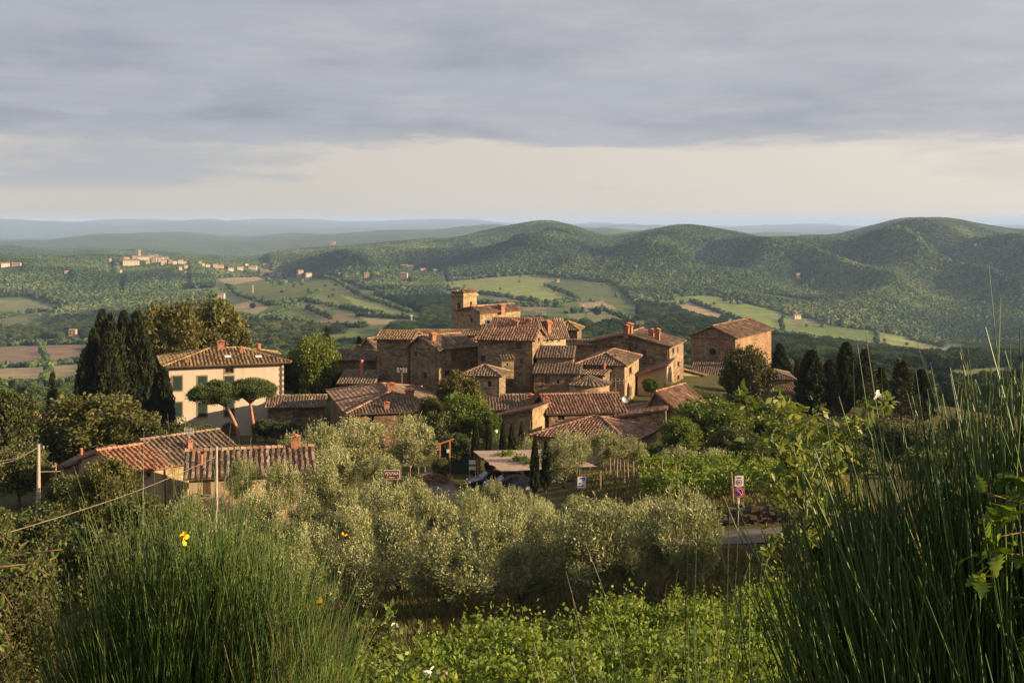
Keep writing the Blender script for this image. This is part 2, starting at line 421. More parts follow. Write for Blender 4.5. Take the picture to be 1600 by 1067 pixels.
# ------------------------------------------------------------------ the near ground
CTRL = np.array([
 (20,126,5.3),(36,124,5.4),(28,106,7.6),(48,122,5.0),
 (0,0,28.35),(-6,0,28.3),(6,0,28.45),(0,-30,31),(50,-30,34),(-50,-30,29),(1.3,3.2,27.6),(-2,3,27.3),(-2,6,26.45),(4,6,26.7),(0,12,23.9),(-9,12,23.4),(9,12,24.2),
 (-6,16,22.0),(6,16,22.4),(0,20,21.2),(11,20,21.4),(-11,20,20.6),(0,30,18.9),(11,30,19.2),(-13,30,17.8),(0,40,15.7),(13,40,15.9),(-15,40,14.6),
 (0,54,12.4),(13,54,12.7),(-17,54,11.8),(0,70,9.9),(-14,72,9.4),(0,85,7.9),(0,110,6.3),(-7,110,6.3),(-8,122,5.6),(13,69,12.35),(25,66,12.7),(42,66,13.3),(13,78,12.0),(24,80,12.3),
 (8,100,8.9),(15,88,10.6),(20,112,7.2),(32,92,10.2),(54,100,8.6),(-24,95,8.2),(-36,92,7.4),(-30,62,10.4),(-55,60,8),(-60,100,4.5),(-31,135,5.4),(-40,150,3.0),(-28,152,3.2),(-60,150,-1),(-62,118,3),
 (-12,135,5),(8,135,5),(10,152,7),(25,160,7),(42,185,5),(30,197,6.5),(0,180,9),(-10,188,8),(-40,188,0),(58,150,4.6),(68,160,3.5),(60,190,2.5),(92,150,-1),(95,205,-13),(-85,205,-14),(0,225,3),(42,232,0),(-40,228,-8),
 (140,100,2),(120,50,14),(-100,60,3),(-125,150,-14),(-120,10,15),(125,0,30),(140,230,-26),(-140,230,-30),(75,90,9),(60,40,18),(-60,30,15)], float)
def _phi(r):
    return np.where(r > 1e-9, r * r * np.log(np.maximum(r, 1e-9)), 0.0)
_P = CTRL[:, :2] / 100.0
_n = len(_P)
_A = np.zeros((_n + 3, _n + 3))
_A[:_n, :_n] = _phi(np.linalg.norm(_P[:, None] - _P[None], axis=2)) + 0.0003 * np.eye(_n)
_A[:_n, _n] = 1; _A[:_n, _n + 1:] = _P
_A[_n, :_n] = 1; _A[_n + 1:, :_n] = _P.T
_WG = np.linalg.solve(_A, np.r_[CTRL[:, 2], 0, 0, 0])

def sstep(x):
    x = np.clip(x, 0, 1); return x * x * (3 - 2 * x)

def G(x, y):
    """height of the near ground"""
    x = np.asarray(x, float); y = np.asarray(y, float)
    sh = np.broadcast(x, y).shape
    q = np.stack([np.broadcast_to(x, sh).ravel(), np.broadcast_to(y, sh).ravel()], 1) / 100.0
    out = np.zeros(len(q))
    for i in range(0, len(q), 20000):
        b = q[i:i + 20000]
        out[i:i + 20000] = _phi(np.linalg.norm(b[:, None] - _P[None], axis=2)) @ _WG[:_n] + _WG[_n] + b @ _WG[_n + 1:]
    X, Yy = q[:, 0] * 100, q[:, 1] * 100
    step = 0.95 * sstep((Yy - 70.6) / 0.7) * np.exp(-np.maximum(Yy - 70.6, 0) / 9.0) * sstep((X - 8.5) / 2.5)
    out = out + step
    return out.reshape(sh) if sh else float(out[0])

def ghit(px, py, y0=8.0, y1=230.0):
    """where the sight line through a photo point meets the near ground"""
    Ys = np.linspace(y0, y1, 500)
    zr = CZ - (py - YH) / F * Ys
    zg = G((px - CX) / F * Ys, Ys)
    k = np.argmax(zg > zr)
    return float(Ys[k])

gx = np.linspace(-140, 140, 281)
gy = np.r_[np.linspace(-30, 0, 16)[:-1], np.linspace(0, 45, 91)[:-1], np.linspace(45, 235, 200)]
GX, GY = np.meshgrid(gx, gy)
GZ = G(GX, GY) + 0.06 * np.sin(GX * 1.3 + GY * 0.7) * np.sin(GY * 1.1 - GX * 0.4)
nx, ny = len(gx), len(gy)
idx = np.arange(nx * ny).reshape(ny, nx)
quads = np.stack([idx[:-1, :-1].ravel(), idx[:-1, 1:].ravel(), idx[1:, 1:].ravel(), idx[1:, :-1].ravel()], 1)
green = np.clip(0.15 + 0.75 * sstep((GY - 64) / 8) + 0.7 * (1 - sstep((GY - 10) / 8)), 0, 1)
ground = link('ground', mesh('ground', np.stack([GX.ravel(), GY.ravel(), GZ.ravel()], 1), quads, M['ground'], {'green': green.ravel()}, True))
tag(ground, 'sloping brown earth and grass under the olives and village', None, None, 'structure')

# ------------------------------------------------------------------ the far hills: one sheet from the village edge to the skyline
YN = np.array([120, 300, 450, 800, 1300, 2000, 2700, 3300, 4200, 5200, 6500, 8000, 10500, 14000, 20000, 26000, 34000, 46000], float)
COLS = {
 -500: [735, 700, 640, 596, 550, 495, 428, 408, 424, 384, 392, 372, 366, 376, 348, 354, 352, 354],
 0:    [735, 690, 632, 592, 546, 488, 424, 408, 424, 381, 392, 370, 366, 374, 345, 353, 351, 354],
 100:  [730, 690, 632, 590, 544, 486, 424, 408, 424, 384, 392, 368, 364, 374, 347, 351, 351, 354],
 200:  [720, 690, 630, 588, 540, 482, 428, 411, 426, 384, 394, 366, 359, 370, 352, 344, 350, 354],
 330:  [715, 680, 625, 575, 525, 472, 436, 414, 418, 396, 398, 368, 364, 372, 351, 346, 350, 354],
 440:  [700, 660, 615, 565, 512, 468, 438, 421, 390, 398, 394, 366, 361, 370, 354, 347, 351, 354],
 600:  [690, 650, 605, 555, 505, 466, 440, 420, 377, 390, 390, 362, 356, 368, 354, 349, 352, 354],
 700:  [690, 650, 600, 548, 500, 466, 441, 419, 367, 380, 386, 357, 352, 366, 352, 346, 353, 354],
 780:  [690, 650, 600, 545, 498, 464, 440, 415, 355, 370, 380, 356, 347, 364, 353, 349, 353, 354],
 850:  [690, 650, 600, 545, 498, 466, 438, 412, 347, 362, 376, 358, 350, 364, 354, 352, 353, 354],
 900:  [690, 650, 600, 545, 498, 468, 436, 410, 354, 366, 374, 356, 352, 364, 354, 352, 353, 354],
 950:  [690, 650, 600, 545, 498, 470, 436, 410, 367, 371, 374, 354, 350, 362, 354, 352, 353, 354],
 1000: [690, 650, 600, 545, 500, 472, 438, 410, 360, 368, 374, 362, 353, 366, 357, 354, 354, 355],
 1065: [690, 650, 600, 548, 506, 478, 442, 408, 350, 362, 372, 366, 362, 370, 358, 356, 354, 355],
 1150: [690, 650, 602, 552, 515, 486, 448, 412, 361, 368, 374, 372, 368, 372, 360, 357, 355, 356],
 1230: [690, 650, 604, 556, 524, 496, 456, 420, 380, 370, 376, 374, 368, 372, 361, 357, 354, 356],
 1300: [690, 650, 606, 562, 534, 508, 462, 425, 388, 366, 372, 374, 370, 372, 360, 356, 353, 356],
 1360: [690, 650, 608, 566, 542, 516, 468, 428, 388, 350, 364, 374, 372, 374, 362, 358, 355, 356],
 1420: [690, 650, 610, 570, 546, 522, 470, 428, 382, 337, 356, 372, 372, 374, 362, 358, 356, 356],
 1500: [690, 650, 610, 570, 546, 524, 470, 426, 380, 343, 358, 370, 370, 372, 360, 356, 356, 356],
 1600: [690, 650, 612, 572, 546, 522, 468, 424, 382, 357, 364, 368, 366, 372, 356, 352, 355, 356],
 2200: [690, 650, 612, 572, 546, 520, 468, 424, 384, 356, 362, 368, 366, 372, 356, 352, 355, 356],
}
def pchip(x, y, xq):
    """shape-keeping cubic along axis 0"""
    x = np.asarray(x, float); y = np.asarray(y, float); h = np.diff(x)[:, None]; d = np.diff(y, axis=0) / h
    m = np.zeros_like(y)
    w1 = 2 * h[1:] + h[:-1]; w2 = h[1:] + 2 * h[:-1]
    ok = d[:-1] * d[1:] > 0
    with np.errstate(divide='ignore', invalid='ignore'):
        hm = (w1 + w2) / (w1 / d[:-1] + w2 / d[1:])
    m[1:-1] = np.where(ok, hm, 0); m[0] = d[0]; m[-1] = d[-1]
    k = np.clip(np.searchsorted(x, xq) - 1, 0, len(x) - 2)
    t = ((xq - x[k]) / (x[k + 1] - x[k]))[:, None]; hk = (x[k + 1] - x[k])[:, None]
    return (2*t**3 - 3*t**2 + 1) * y[k] + (t**3 - 2*t**2 + t) * hk * m[k] + (-2*t**3 + 3*t**2) * y[k + 1] + (t**3 - t**2) * hk * m[k + 1]

cpx = np.array(sorted(COLS)); tab = np.array([COLS[c] for c in cpx], float)
pxq = np.r_[np.linspace(-500, -10, 60), np.linspace(-8, 1608, 640), np.linspace(1612, 2200, 60)]
Yq = np.exp(np.linspace(math.log(120), math.log(46000), 480))
pyc = pchip(cpx, tab, pxq)                                   # columns x nodes
PXM = pxq
pyc[:, 14] += 4.0 * np.sin(pxq / 83.0 + 1.0) * np.sin(pxq / 190.0) - 1.5; pyc[:, 15] += 3.5 * np.sin(pxq / 61.0) * np.sin(pxq / 140.0 + 2) - 1.5
pyc[:, 11] += 7.0 * (PXM < 1150); pyc[:, 12] += 8.0 * (PXM < 1150); pyc[:, 8] -= 5.0 * np.exp(-((PXM - 850) / 55.0) ** 2)
pyc[:, 12] += 3.0 * np.sin(pxq / 70.0 + 0.5) * np.sin(pxq / 37.0)
ZN = CZ - (pyc - YH) / F * YN[None]                          # heights at the nodes
ZN[:, 0] = -45.0
HZ = pchip(np.log(YN), ZN.T, np.log(Yq)).T                   # columns x rings
HXX = (pxq[:, None] - CX) / F * Yq[None]
HYY = np.broadcast_to(Yq[None], HXX.shape)

def vnoise(x, y, seed):
    """smooth value noise"""
    r = np.random.default_rng(seed); T = r.random((256, 256))
    xi = np.floor(x).astype(int); yi = np.floor(y).astype(int)
    fx = sstep(x - xi); fy = sstep(y - yi)
    a = T[xi % 256, yi % 256]; b = T[(xi + 1) % 256, yi % 256]; c = T[xi % 256, (yi + 1) % 256]; d = T[(xi + 1) % 256, (yi + 1) % 256]
    return a * (1 - fx) * (1 - fy) + b * fx * (1 - fy) + c * (1 - fx) * fy + d * fx * fy
def fbm(x, y, w, octv, seed):
    s = 0; a = 1.0; n = 0
    for o in range(octv):
        s = s + a * (vnoise(x / w + 11 * o, y / w + 7 * o, seed + o) - 0.5); n += a; a *= 0.5; w *= 0.5
    return s / n
PXQ = np.broadcast_to(pxq[:, None], HXX.shape)
amp = np.clip((HYY - 600) / 1500, 0, 1) * 58 + np.clip((HYY - 6500) / 6000, 0, 1) * 60
near_crest = (1 - 0.85 * np.exp(-((HYY - 3200) / 600) ** 2) * (PXQ < 700)) * (1 - 0.75 * np.exp(-((HYY - np.where(pxq[:, None] > 1250, 5200, 4200)) / 700) ** 2))
HZ = HZ + amp * near_crest * fbm(HXX, HYY, 900, 4, 3)
HZ = HZ + np.clip((HYY - 9000) / 6000, 0, 1) * 70 * fbm(HXX, HYY, 2600, 4, 31)
for (pa, Ya, pb, Yb, h, w) in [(1290, 4600, 1175, 2700, 62, 95), (1500, 4600, 1380, 2900, 75, 110), (1690, 4600, 1590, 2800, 75, 120), (1085, 3900, 1010, 2600, 50, 90), (900, 3900, 830, 2900, 42, 85), (1420, 3000, 1340, 2000, 35, 80)]:
    a = np.array([(pa - CX) / F * Ya, Ya]); b = np.array([(pb - CX) / F * Yb, Yb]); ab = b - a
    t = np.clip(((HXX - a[0]) * ab[0] + (HYY - a[1]) * ab[1]) / (ab @ ab), -0.25, 1.25)
    d = np.hypot(HXX - a[0] - t * ab[0], HYY - a[1] - t * ab[1]) + 60 * fbm(HXX, HYY, 300, 2, 51)
    HZ = HZ + h * np.exp(-(d / w) ** 2) * sstep((t + 0.25) / 0.5) * sstep((1.25 - t) / 0.5)

# spurs and gullies running down the slopes
sa = HXX * 0.94 + HYY * 0.30; sb = -HXX * 0.30 + HYY * 0.94
wob = 260 * fbm(HXX, HYY, 700, 3, 61)
rid = 1 - np.abs(2 * vnoise((sa + wob) / 330, sb / 1300, 63) - 1)
rid2 = 1 - np.abs(2 * vnoise((sa * 0.9 - sb * 0.25 + wob) / 150, sb / 500, 65) - 1)
gm = sstep((HYY - 2300) / 700) * (1 - 0.65 * np.exp(-((HYY - np.where(PXQ > 1250, 5200, 4200)) / 600) ** 2)) * np.where(PXQ < 420, 0.45, 1.0) * (1 - sstep((HYY - 5600) / 800))
HZ = HZ + gm * (112 * (rid - 0.5) + 26 * (rid2 - 0.5))
# keep every slope under the skyline of the ridges
mid = (YN > 1900) & (YN < 6600)
lim = CZ - (pyc[:, mid].min(axis=1)[:, None] - YH + 0.8) / F * HYY
HZ = np.where((HYY > 1900) & (HYY < 7000), np.where(HZ > lim - 45, lim - 45 * np.exp(-np.maximum(HZ - lim + 45, 0) / 45), HZ), HZ)

HZ = np.where(HYY > 6500, np.minimum(HZ, 66 + 6 * np.tanh((HZ - 66) / 40)), HZ)
# visible part (what lies behind a nearer ridge stays bare of trees)
PYV = YH + (CZ - HZ) / HYY * F
front = np.minimum.accumulate(np.c_[np.full((len(pxq), 1), 9999.0), PYV[:, :-1]], axis=1)
VIS = PYV < front + 9.0

def hz(x, y):
    """height of the far hills at world x,y (bilinear on the fan)"""
    x = np.asarray(x, float); y = np.asarray(y, float)
    p = x / y * F + CX
    i = np.clip(np.interp(p, pxq, np.arange(len(pxq))), 0, len(pxq) - 1.001); j = np.clip(np.interp(np.log(y), np.log(Yq), np.arange(len(Yq))), 0, len(Yq) - 1.001)
    i0 = i.astype(int); j0 = j.astype(int); fi = i - i0; fj = j - j0
    return (HZ[i0, j0] * (1 - fi) * (1 - fj) + HZ[i0 + 1, j0] * fi * (1 - fj) + HZ[i0, j0 + 1] * (1 - fi) * fj + HZ[i0 + 1, j0 + 1] * fi * fj)
def hhit(px, py, y0=260.0, y1=9000.0):
    Ys = np.exp(np.linspace(math.log(y0), math.log(y1), 900))
    zr = CZ - (py - YH) / F * Ys
    zg = hz((px - CX) / F * Ys, Ys)
    k = int(np.argmax(zg > zr))
    return float(Ys[k]) if zg[k] > zr[k] else None

def settle_y(px, py):
    y = hhit(px, py + 1.0, 1000.0, 3900.0 if px < 700 and py > 400 else 9000.0)
    if y is None:
        i = int(np.argmin(np.abs(pxq - px))); m = (Yq > 2300) & (Yq < 3700); y = float(Yq[m][np.argmin(PYV[i][m])])
    return y
# where the far settlements stand (photo column, row, width, height)
TOWN = [(205, 414, 27, 7, 'plaster_pale'), (224, 407, 20, 5.5, 'plaster_pale'), (238, 404, 16, 5, 'plaster_pale'), (241, 410, 8, 7, 'plaster_tan'), (251, 409, 9, 6, 'plaster_pale'), (256, 413, 9, 6, 'plaster_pale'), (260, 407, 8, 4, 'plaster_tan'), (266, 411, 6, 5, 'plaster_tan'), (273, 412, 7, 3.5, 'plaster_pale'), (282, 411, 8, 4, 'plaster_pale'), (288, 412, 7, 3, 'plaster_tan'), (197, 408, 10, 5, 'plaster_tan'), (210, 405, 8, 4, 'plaster_tan'), (172, 409, 5, 4, 'plaster_tan'), (282, 421, 5, 3.5, 'plaster_pale'), (291, 419, 6, 4, 'plaster_pale'), (189, 425, 4, 3, 'plaster_pale'), (290, 427, 3, 2.5, 'plaster_pale'), (248, 405, 9, 4, 'plaster_tan'), (231, 412, 7, 4, 'plaster_tan')]
RIDGE = [(313, 413, 4, 4), (318, 416, 5, 4), (325, 417, 7, 3), (336, 418, 9, 4), (345, 418, 10, 3), (360, 422, 9, 2.5), (375, 421, 10, 3), (385, 417, 5, 4), (395, 420, 14, 3.5), (416, 417, 11, 4), (418, 429, 22, 4), (437, 430, 8, 3), (8, 416, 14, 4), (26, 415, 14, 3), (104, 427, 7, 3), (469, 433, 10, 9), (482, 436, 10, 8), (530, 431, 4, 4), (573, 434, 9, 6), (632, 419, 12, 4), (641, 420, 10, 4), (631, 435, 13, 7), (661, 425, 12, 4), (680, 425, 8, 3), (520, 381, 8, 3), (935, 405, 10, 3), (911, 481, 5, 4), (915, 491, 4, 5), (932, 476, 6, 3.5), (941, 478, 5, 3), (1247, 434, 6, 6), (1269, 441, 7, 5), (1525, 384, 6, 3), (1245, 497, 12, 4), (1309, 502, 6, 3), (872, 440, 5, 3), (345, 466, 13, 6), (114, 524, 12, 8), (118, 528, 8, 4)]
SETTLE = []
if DEBUG: print('ridge', [(p, round(float(PYV[int(np.argmin(np.abs(pxq - p)))][(Yq > 2300) & (Yq < 3700)].min()), 1)) for p in (170, 200, 220, 240, 260, 290, 330, 380, 420, 470)], [(a_, b_, round(settle_y(a_, b_))) for (a_, b_, *_r) in TOWN + RIDGE])
for (a_, b_, w_, *_r) in TOWN + RIDGE:
    y_ = settle_y(a_, b_)
    if y_: SETTLE.append(((a_ - CX) / F * y_, y_, w_ / F * y_ * 0.55 + 5))

# fields: outlines of the vineyards, meadows and ploughed land on the slopes (colour, row direction in degrees or None)
VG, OL, TAN, MEA, PLO, YGR = (0.115, 0.135, 0.042), (0.16, 0.165, 0.080), (0.26, 0.20, 0.115), (0.135, 0.17, 0.052), (0.19, 0.135, 0.09), (0.185, 0.205, 0.066)
GRS, BRU = (0.115, 0.14, 0.052), (0.088, 0.108, 0.043)
FIELDS = [
 ([(335, 432), (520, 430), (560, 446), (665, 492), (655, 512), (560, 520), (400, 512), (345, 490), (330, 470)], BRU, None), ([(690, 432), (830, 424), (960, 440), (1000, 480), (1000, 512), (880, 512), (745, 486), (690, 462)], BRU, None), ([(1045, 458), (1110, 455), (1240, 490), (1400, 520), (1500, 550), (1480, 566), (1350, 545), (1200, 530), (1060, 490)], GRS, None), ([(-20, 535), (150, 530), (150, 612), (-20, 612)], GRS, None), ([(-20, 462), (60, 462), (110, 480), (60, 515), (-20, 516)], BRU, None),
 ([(355, 440), (440, 432), (520, 437), (505, 447), (470, 470), (425, 478), (370, 462)], VG, 35), ([(340, 436), (400, 431), (412, 437), (356, 446)], TAN, None),
 ([(500, 448), (560, 462), (635, 490), (600, 494), (540, 484), (470, 470)], VG, 60), ([(470, 470), (500, 455), (545, 484), (560, 492), (520, 496), (470, 482)], OL, 75),
 ([(408, 490), (470, 476), (480, 482), (450, 500), (405, 500)], MEA, 20), ([(480, 482), (525, 487), (520, 500), (455, 500)], VG, 100), ([(495, 500), (530, 492), (560, 500), (570, 510), (490, 510)], PLO, None),
 ([(530, 460), (640, 489), (655, 494), (610, 496), (560, 480)], YGR, None), ([(560, 495), (655, 496), (650, 506), (580, 508)], TAN, None), ([(505, 522), (600, 516), (620, 540), (500, 545)], MEA, None),
 ([(265, 452), (340, 448), (350, 458), (290, 464)], MEA, None), ([(390, 470), (420, 480), (400, 492), (350, 480)], TAN, None),
 ([(690, 436), (770, 432), (830, 428), (870, 436), (850, 446), (905, 468), (860, 476), (770, 462), (700, 452)], YGR, None), ([(750, 458), (830, 462), (800, 478), (745, 474)], OL, 40), ([(805, 476), (860, 470), (880, 478), (820, 486)], PLO, None),
 ([(905, 474), (940, 470), (965, 482), (940, 492), (910, 484)], TAN, None), ([(885, 490), (960, 486), (985, 505), (940, 510), (900, 504)], OL, None),
 ([(1065, 462), (1110, 460), (1180, 476), (1225, 492), (1260, 512), (1210, 522), (1150, 500), (1080, 472)], MEA, None), ([(1050, 470), (1085, 474), (1160, 498), (1190, 512), (1120, 500), (1055, 480)], TAN, None),
 ([(1235, 500), (1300, 503), (1290, 513), (1240, 509)], PLO, None), ([(1220, 505), (1310, 508), (1370, 518), (1355, 530), (1300, 532), (1225, 520)], MEA, 25), ([(1370, 524), (1440, 532), (1475, 548), (1420, 552), (1370, 538)], YGR, None),
 ([(1410, 540), (1470, 545), (1500, 556), (1440, 560)], TAN, None), ([(1440, 580), (1610, 572), (1610, 596), (1440, 602)], YGR, 8), ([(1440, 606), (1610, 600), (1610, 630), (1440, 636)], MEA, 8),
 ([(-20, 545), (70, 538), (150, 536), (140, 562), (60, 572), (-20, 574)], PLO, None), ([(-20, 578), (60, 574), (140, 566), (140, 600), (60, 606), (-20, 604)], TAN, None), ([(-20, 470), (40, 468), (95, 482), (60, 488), (-20, 484)], OL, None), ([(-20, 498), (30, 494), (60, 504), (-20, 512)], OL, 40),
 ([(0, 608), (140, 604), (150, 625), (0, 630)], MEA, 10), ([(330, 395), (420, 402), (400, 406), (330, 400)], OL, None), ([(560, 425), (620, 428), (600, 436), (555, 432)], VG, None),
]
def inpoly(x, y, poly):
    c = np.zeros(x.shape, bool); n = len(poly)
    for i in range(n):
        (x1, y1), (x2, y2) = poly[i], poly[i - 1]
        if y1 == y2: continue
        c ^= ((y1 > y) != (y2 > y)) & (x < (x2 - x1) * (y - y1) / (y2 - y1) + x1)
    return c
fcol = np.zeros(HZ.shape + (3,)); fmask = np.zeros(HZ.shape); frow = np.zeros(HZ.shape + (3,))
PXV = np.broadcast_to(pxq[:, None], HZ.shape)
jx = PXV + 3 * fbm(HXX, HYY, 60, 2, 71); jy = PYV + 2.0 * fbm(HXX, HYY, 60, 2, 77)
for poly, colr, rows in FIELDS:
    ins = inpoly(jx, jy, poly) & (HYY < 3600) & (PYV < front + 1.0)
    fcol[ins] = colr; fmask[ins] = 1
    frow[ins] = (0, 0, 0) if rows is None else (2 * math.pi / 6.0 * math.cos(math.radians(rows)), 2 * math.pi / 6.0 * math.sin(math.radians(rows)), 1.0)
n_t, n_r = HZ.shape
hi = np.arange(n_t * n_r).reshape(n_t, n_r)
hq = np.stack([hi[:-1, :-1].ravel(), hi[1:, :-1].ravel(), hi[1:, 1:].ravel(), hi[:-1, 1:].ravel()], 1)
hills = link('hills', mesh('hills', np.stack([HXX.ravel(), HYY.ravel(), HZ.ravel()], 1), hq, M['hills'], {'fcol': fcol.reshape(-1, 3), 'fmask': fmask.ravel(), 'frow': frow.reshape(-1, 3)}, True))
tag(hills, 'wooded hills and valley fields behind the village', None, None, 'structure')

# ------------------------------------------------------------------ the far woods: canopy over the hills, one mass
def scatter(n, y0, y1, r):
    y = np.sqrt(r.random(n) * (y1 * y1 - y0 * y0) + y0 * y0); p = r.random(n) * 1720 - 60
    return (p - CX) / F * y, y, p
def lookup(A, x, y):
    p = x / y * F + CX
    i = np.clip(np.round(np.interp(p, pxq, np.arange(len(pxq)))).astype(int), 0, n_t - 1)
    j = np.clip(np.round(np.interp(np.log(y), np.log(Yq), np.arange(n_r))).astype(int), 0, n_r - 1)
    return A[i, j]
edge_f = np.zeros_like(fmask)
edge_f[1:-1, 1:-1] = (np.abs(fmask[2:, 1:-1] - fmask[:-2, 1:-1]) + np.abs(fmask[1:-1, 2:] - fmask[1:-1, :-2])) > 0
def wood_points(n, y0, y1, seed, smin, smax, keep_frac=0.0004):
    r = np.random.default_rng(seed)
    x, y, p = scatter(n, y0, y1, r)
    f = lookup(fmask, x, y); v = lookup(VIS.astype(float), x, y); e = lookup(edge_f, x, y)
    glade = fbm(x, y, 260, 3, 91)
    low = np.zeros(n, bool)
    for q_, (hx, hy, hw) in enumerate(SETTLE):
        glade[(np.abs(x - hx * y / hy) < hw) & (y - hy < 14) & (y - hy > -60)] = 9.0
        low |= (np.abs(x - hx * y / hy) < hw * 1.1) & (y - hy < 10) & (y - hy > (-480 if q_ < len(TOWN) else -150) * hy / 3000)
    keep = (v > 0.5) & ((f < 0.5) | (r.random(n) < keep_frac * np.where(glade > 0.12, 6.0, 1.0)) | ((e > 0.5) & (r.random(n) < 0.5))) & (glade < 0.25)
    x, y, low = x[keep], y[keep], low[keep]
    s = smin + (smax - smin) * r.random(len(x)) ** 2.2
    s = np.where(low, s * 0.45, s)
    t = np.clip(0.42 + 1.0 * fbm(x, y, 420, 3, 5) + 0.9 * fbm(x, y, 110, 2, 15) + 0.22 * r.standard_normal(len(x)), 0, 1)
    t = np.clip(t - 0.16 * ((x / y * F + CX < 340) & (y > 2100)), 0, 1)
    return np.stack([x, y, hz(x, y) + s * 0.35], 1), s, t

def gn_wood(name, pts, s, t, source=None, label=''):
    me = bpy.data.meshes.new(name)
    me.vertices.add(len(pts)); me.vertices.foreach_set('co', pts.astype(np.float32).ravel())
    for nm, arr in (('sc', s), ('tint', t)):
        a = me.attributes.new(nm, 'FLOAT', 'POINT'); a.data.foreach_set('value', arr.astype(np.float32))
    o = link(name, me)
    ng = bpy.data.node_groups.new(name, 'GeometryNodeTree')
    ng.interface.new_socket('Geometry', in_out='INPUT', socket_type='NodeSocketGeometry')
    ng.interface.new_socket('Geometry', in_out='OUTPUT', socket_type='NodeSocketGeometry')
    N = NT(ng)
    gi = N.n('NodeGroupInput'); go = N.n('NodeGroupOutput')
    sca = N.n('GeometryNodeInputNamedAttribute', {'Name': 'sc'}, data_type='FLOAT').outputs['Attribute']
    rot = N.n('FunctionNodeRandomValue', {0: (0, 0, 0), 1: (0.25, 0.25, 6.28)}, data_type='FLOAT_VECTOR').outputs[0]
    if source is None:
        ico = N.n('GeometryNodeMeshIcoSphere', {'Radius': 0.62, 'Subdivisions': 3})
        nz = N.n('ShaderNodeTexNoise', {'Scale': 2.3, 'Detail': 3.0})
        off = N.n('ShaderNodeVectorMath', {0: nz.outputs['Color'], 1: (0.5, 0.5, 0.5)}, operation='SUBTRACT')
        off2 = N.n('ShaderNodeVectorMath', {0: off.outputs[0], 'Scale': 1.15}, operation='SCALE')
        sp = N.n('GeometryNodeSetPosition', {'Geometry': ico.outputs[0], 'Offset': off2.outputs[0]})
        sm = N.n('GeometryNodeSetMaterial', {'Geometry': sp.outputs[0], 'Material': M['canopy']})
        inst = sm.outputs[0]
    else:
        oi = N.n('GeometryNodeObjectInfo', {'Object': source}); oi.transform_space = 'ORIGINAL'
        sm = N.n('GeometryNodeSetMaterial', {'Geometry': oi.outputs['Geometry'], 'Material': M['canopy']})
        inst = sm.outputs[0]
    ip = N.n('GeometryNodeInstanceOnPoints', {'Points': gi.outputs[0], 'Instance': inst, 'Rotation': rot, 'Scale': sca})
    ng.links.new(ip.outputs[0], go.inputs[0])
    md = o.modifiers.new('wood', 'NODES'); md.node_group = ng
    return tag(o, label, 'woodland', None, 'stuff')
HEDGES = [[(405, 500), (470, 476), (500, 455)], [(480, 482), (520, 500)], [(425, 478), (470, 470), (545, 484), (600, 494)], [(560, 494), (655, 500)], [(345, 490), (400, 501), (455, 500), (490, 511), (570, 512)], [(640, 489), (560, 462), (520, 437)], [(355, 446), (370, 462), (425, 478)], [(345, 434), (440, 431), (520, 436)], [(690, 452), (770, 462), (860, 476), (905, 470)], [(850, 446), (905, 468)], [(700, 440), (770, 433), (830, 429)], [(885, 490), (945, 486), (985, 503)], [(745, 474), (805, 479), (880, 480)], [(1080, 472), (1150, 500), (1210, 522), (1300, 533)], [(1225, 492), (1220, 505), (1225, 520)], [(1310, 508), (1370, 518), (1370, 538)], [(1065, 463), (1110, 461), (1180, 477)], [(0, 575), (60, 573), (140, 565)], [(0, 606), (140, 602)], [(60, 538), (78, 575), (62, 606)], [(0, 541), (70, 539), (150, 537)], [(0, 498), (40, 490), (95, 484)]]
hp_, hs_ = [], []
rh = np.random.default_rng(17)
for pl in HEDGES:
    for (xa, ya), (xb, yb) in zip(pl[:-1], pl[1:]):
        for t in np.arange(0, 1, 1.7 / math.hypot(xb - xa, yb - ya)):
            if rh.random() < 0.12: continue
            a_, b_ = xa + (xb - xa) * t + rh.normal(0, 0.5), ya + (yb - ya) * t + rh.normal(0, 0.35); y_ = hhit(a_, b_, 400.0, 3900.0)
            if y_: hp_.append(((a_ - CX) / F * y_, y_)); hs_.append(rh.uniform(3.5, 8.5) * min(1.0, 0.45 + y_ / 4000))
hp_, hs_ = np.array(hp_), np.array(hs_)
WP = wood_points(1250000, 1900, 5700, 11, 4.0, 9.0)
WP = (np.r_[WP[0], np.c_[hp_, hz(hp_[:, 0], hp_[:, 1]) + hs_ * 0.35]], np.r_[WP[1], hs_], np.r_[WP[2], np.clip(rh.normal(0.35, 0.2, len(hs_)), 0, 1)])
gn_wood('far_wood', *WP, label='dense green woodland covering the far hills')

# ------------------------------------------------------------------ the hazy air
hm, HN = new_mat('evening_haze')
hv = HN.n('ShaderNodeVolumePrincipled', {'Color': (0.46, 0.64, 1.0, 1), 'Density': 5.6e-5, 'Anisotropy': 0.0})
HN.n('ShaderNodeOutputMaterial', {'Volume': hv.outputs[0]})
HTOP = max(float(HZ[HYY > 6500].max()) + 3, float(HZ[(HYY > 250) & (HYY <= 6500)].max()) + 9)
if DEBUG: print('ridge top', HTOP)
hb = MB(); hb.abox(-30000, 30000, -60, 47000, -420, HTOP)
tag(hb.build('haze', hm), 'pale evening haze over the valley', 'haze', None, 'stuff')

# ------------------------------------------------------------------ trees: crown and trunk meshes shared by the copies
def rdir(n, r):
    v = r.standard_normal((n, 3)); return nrm(v)

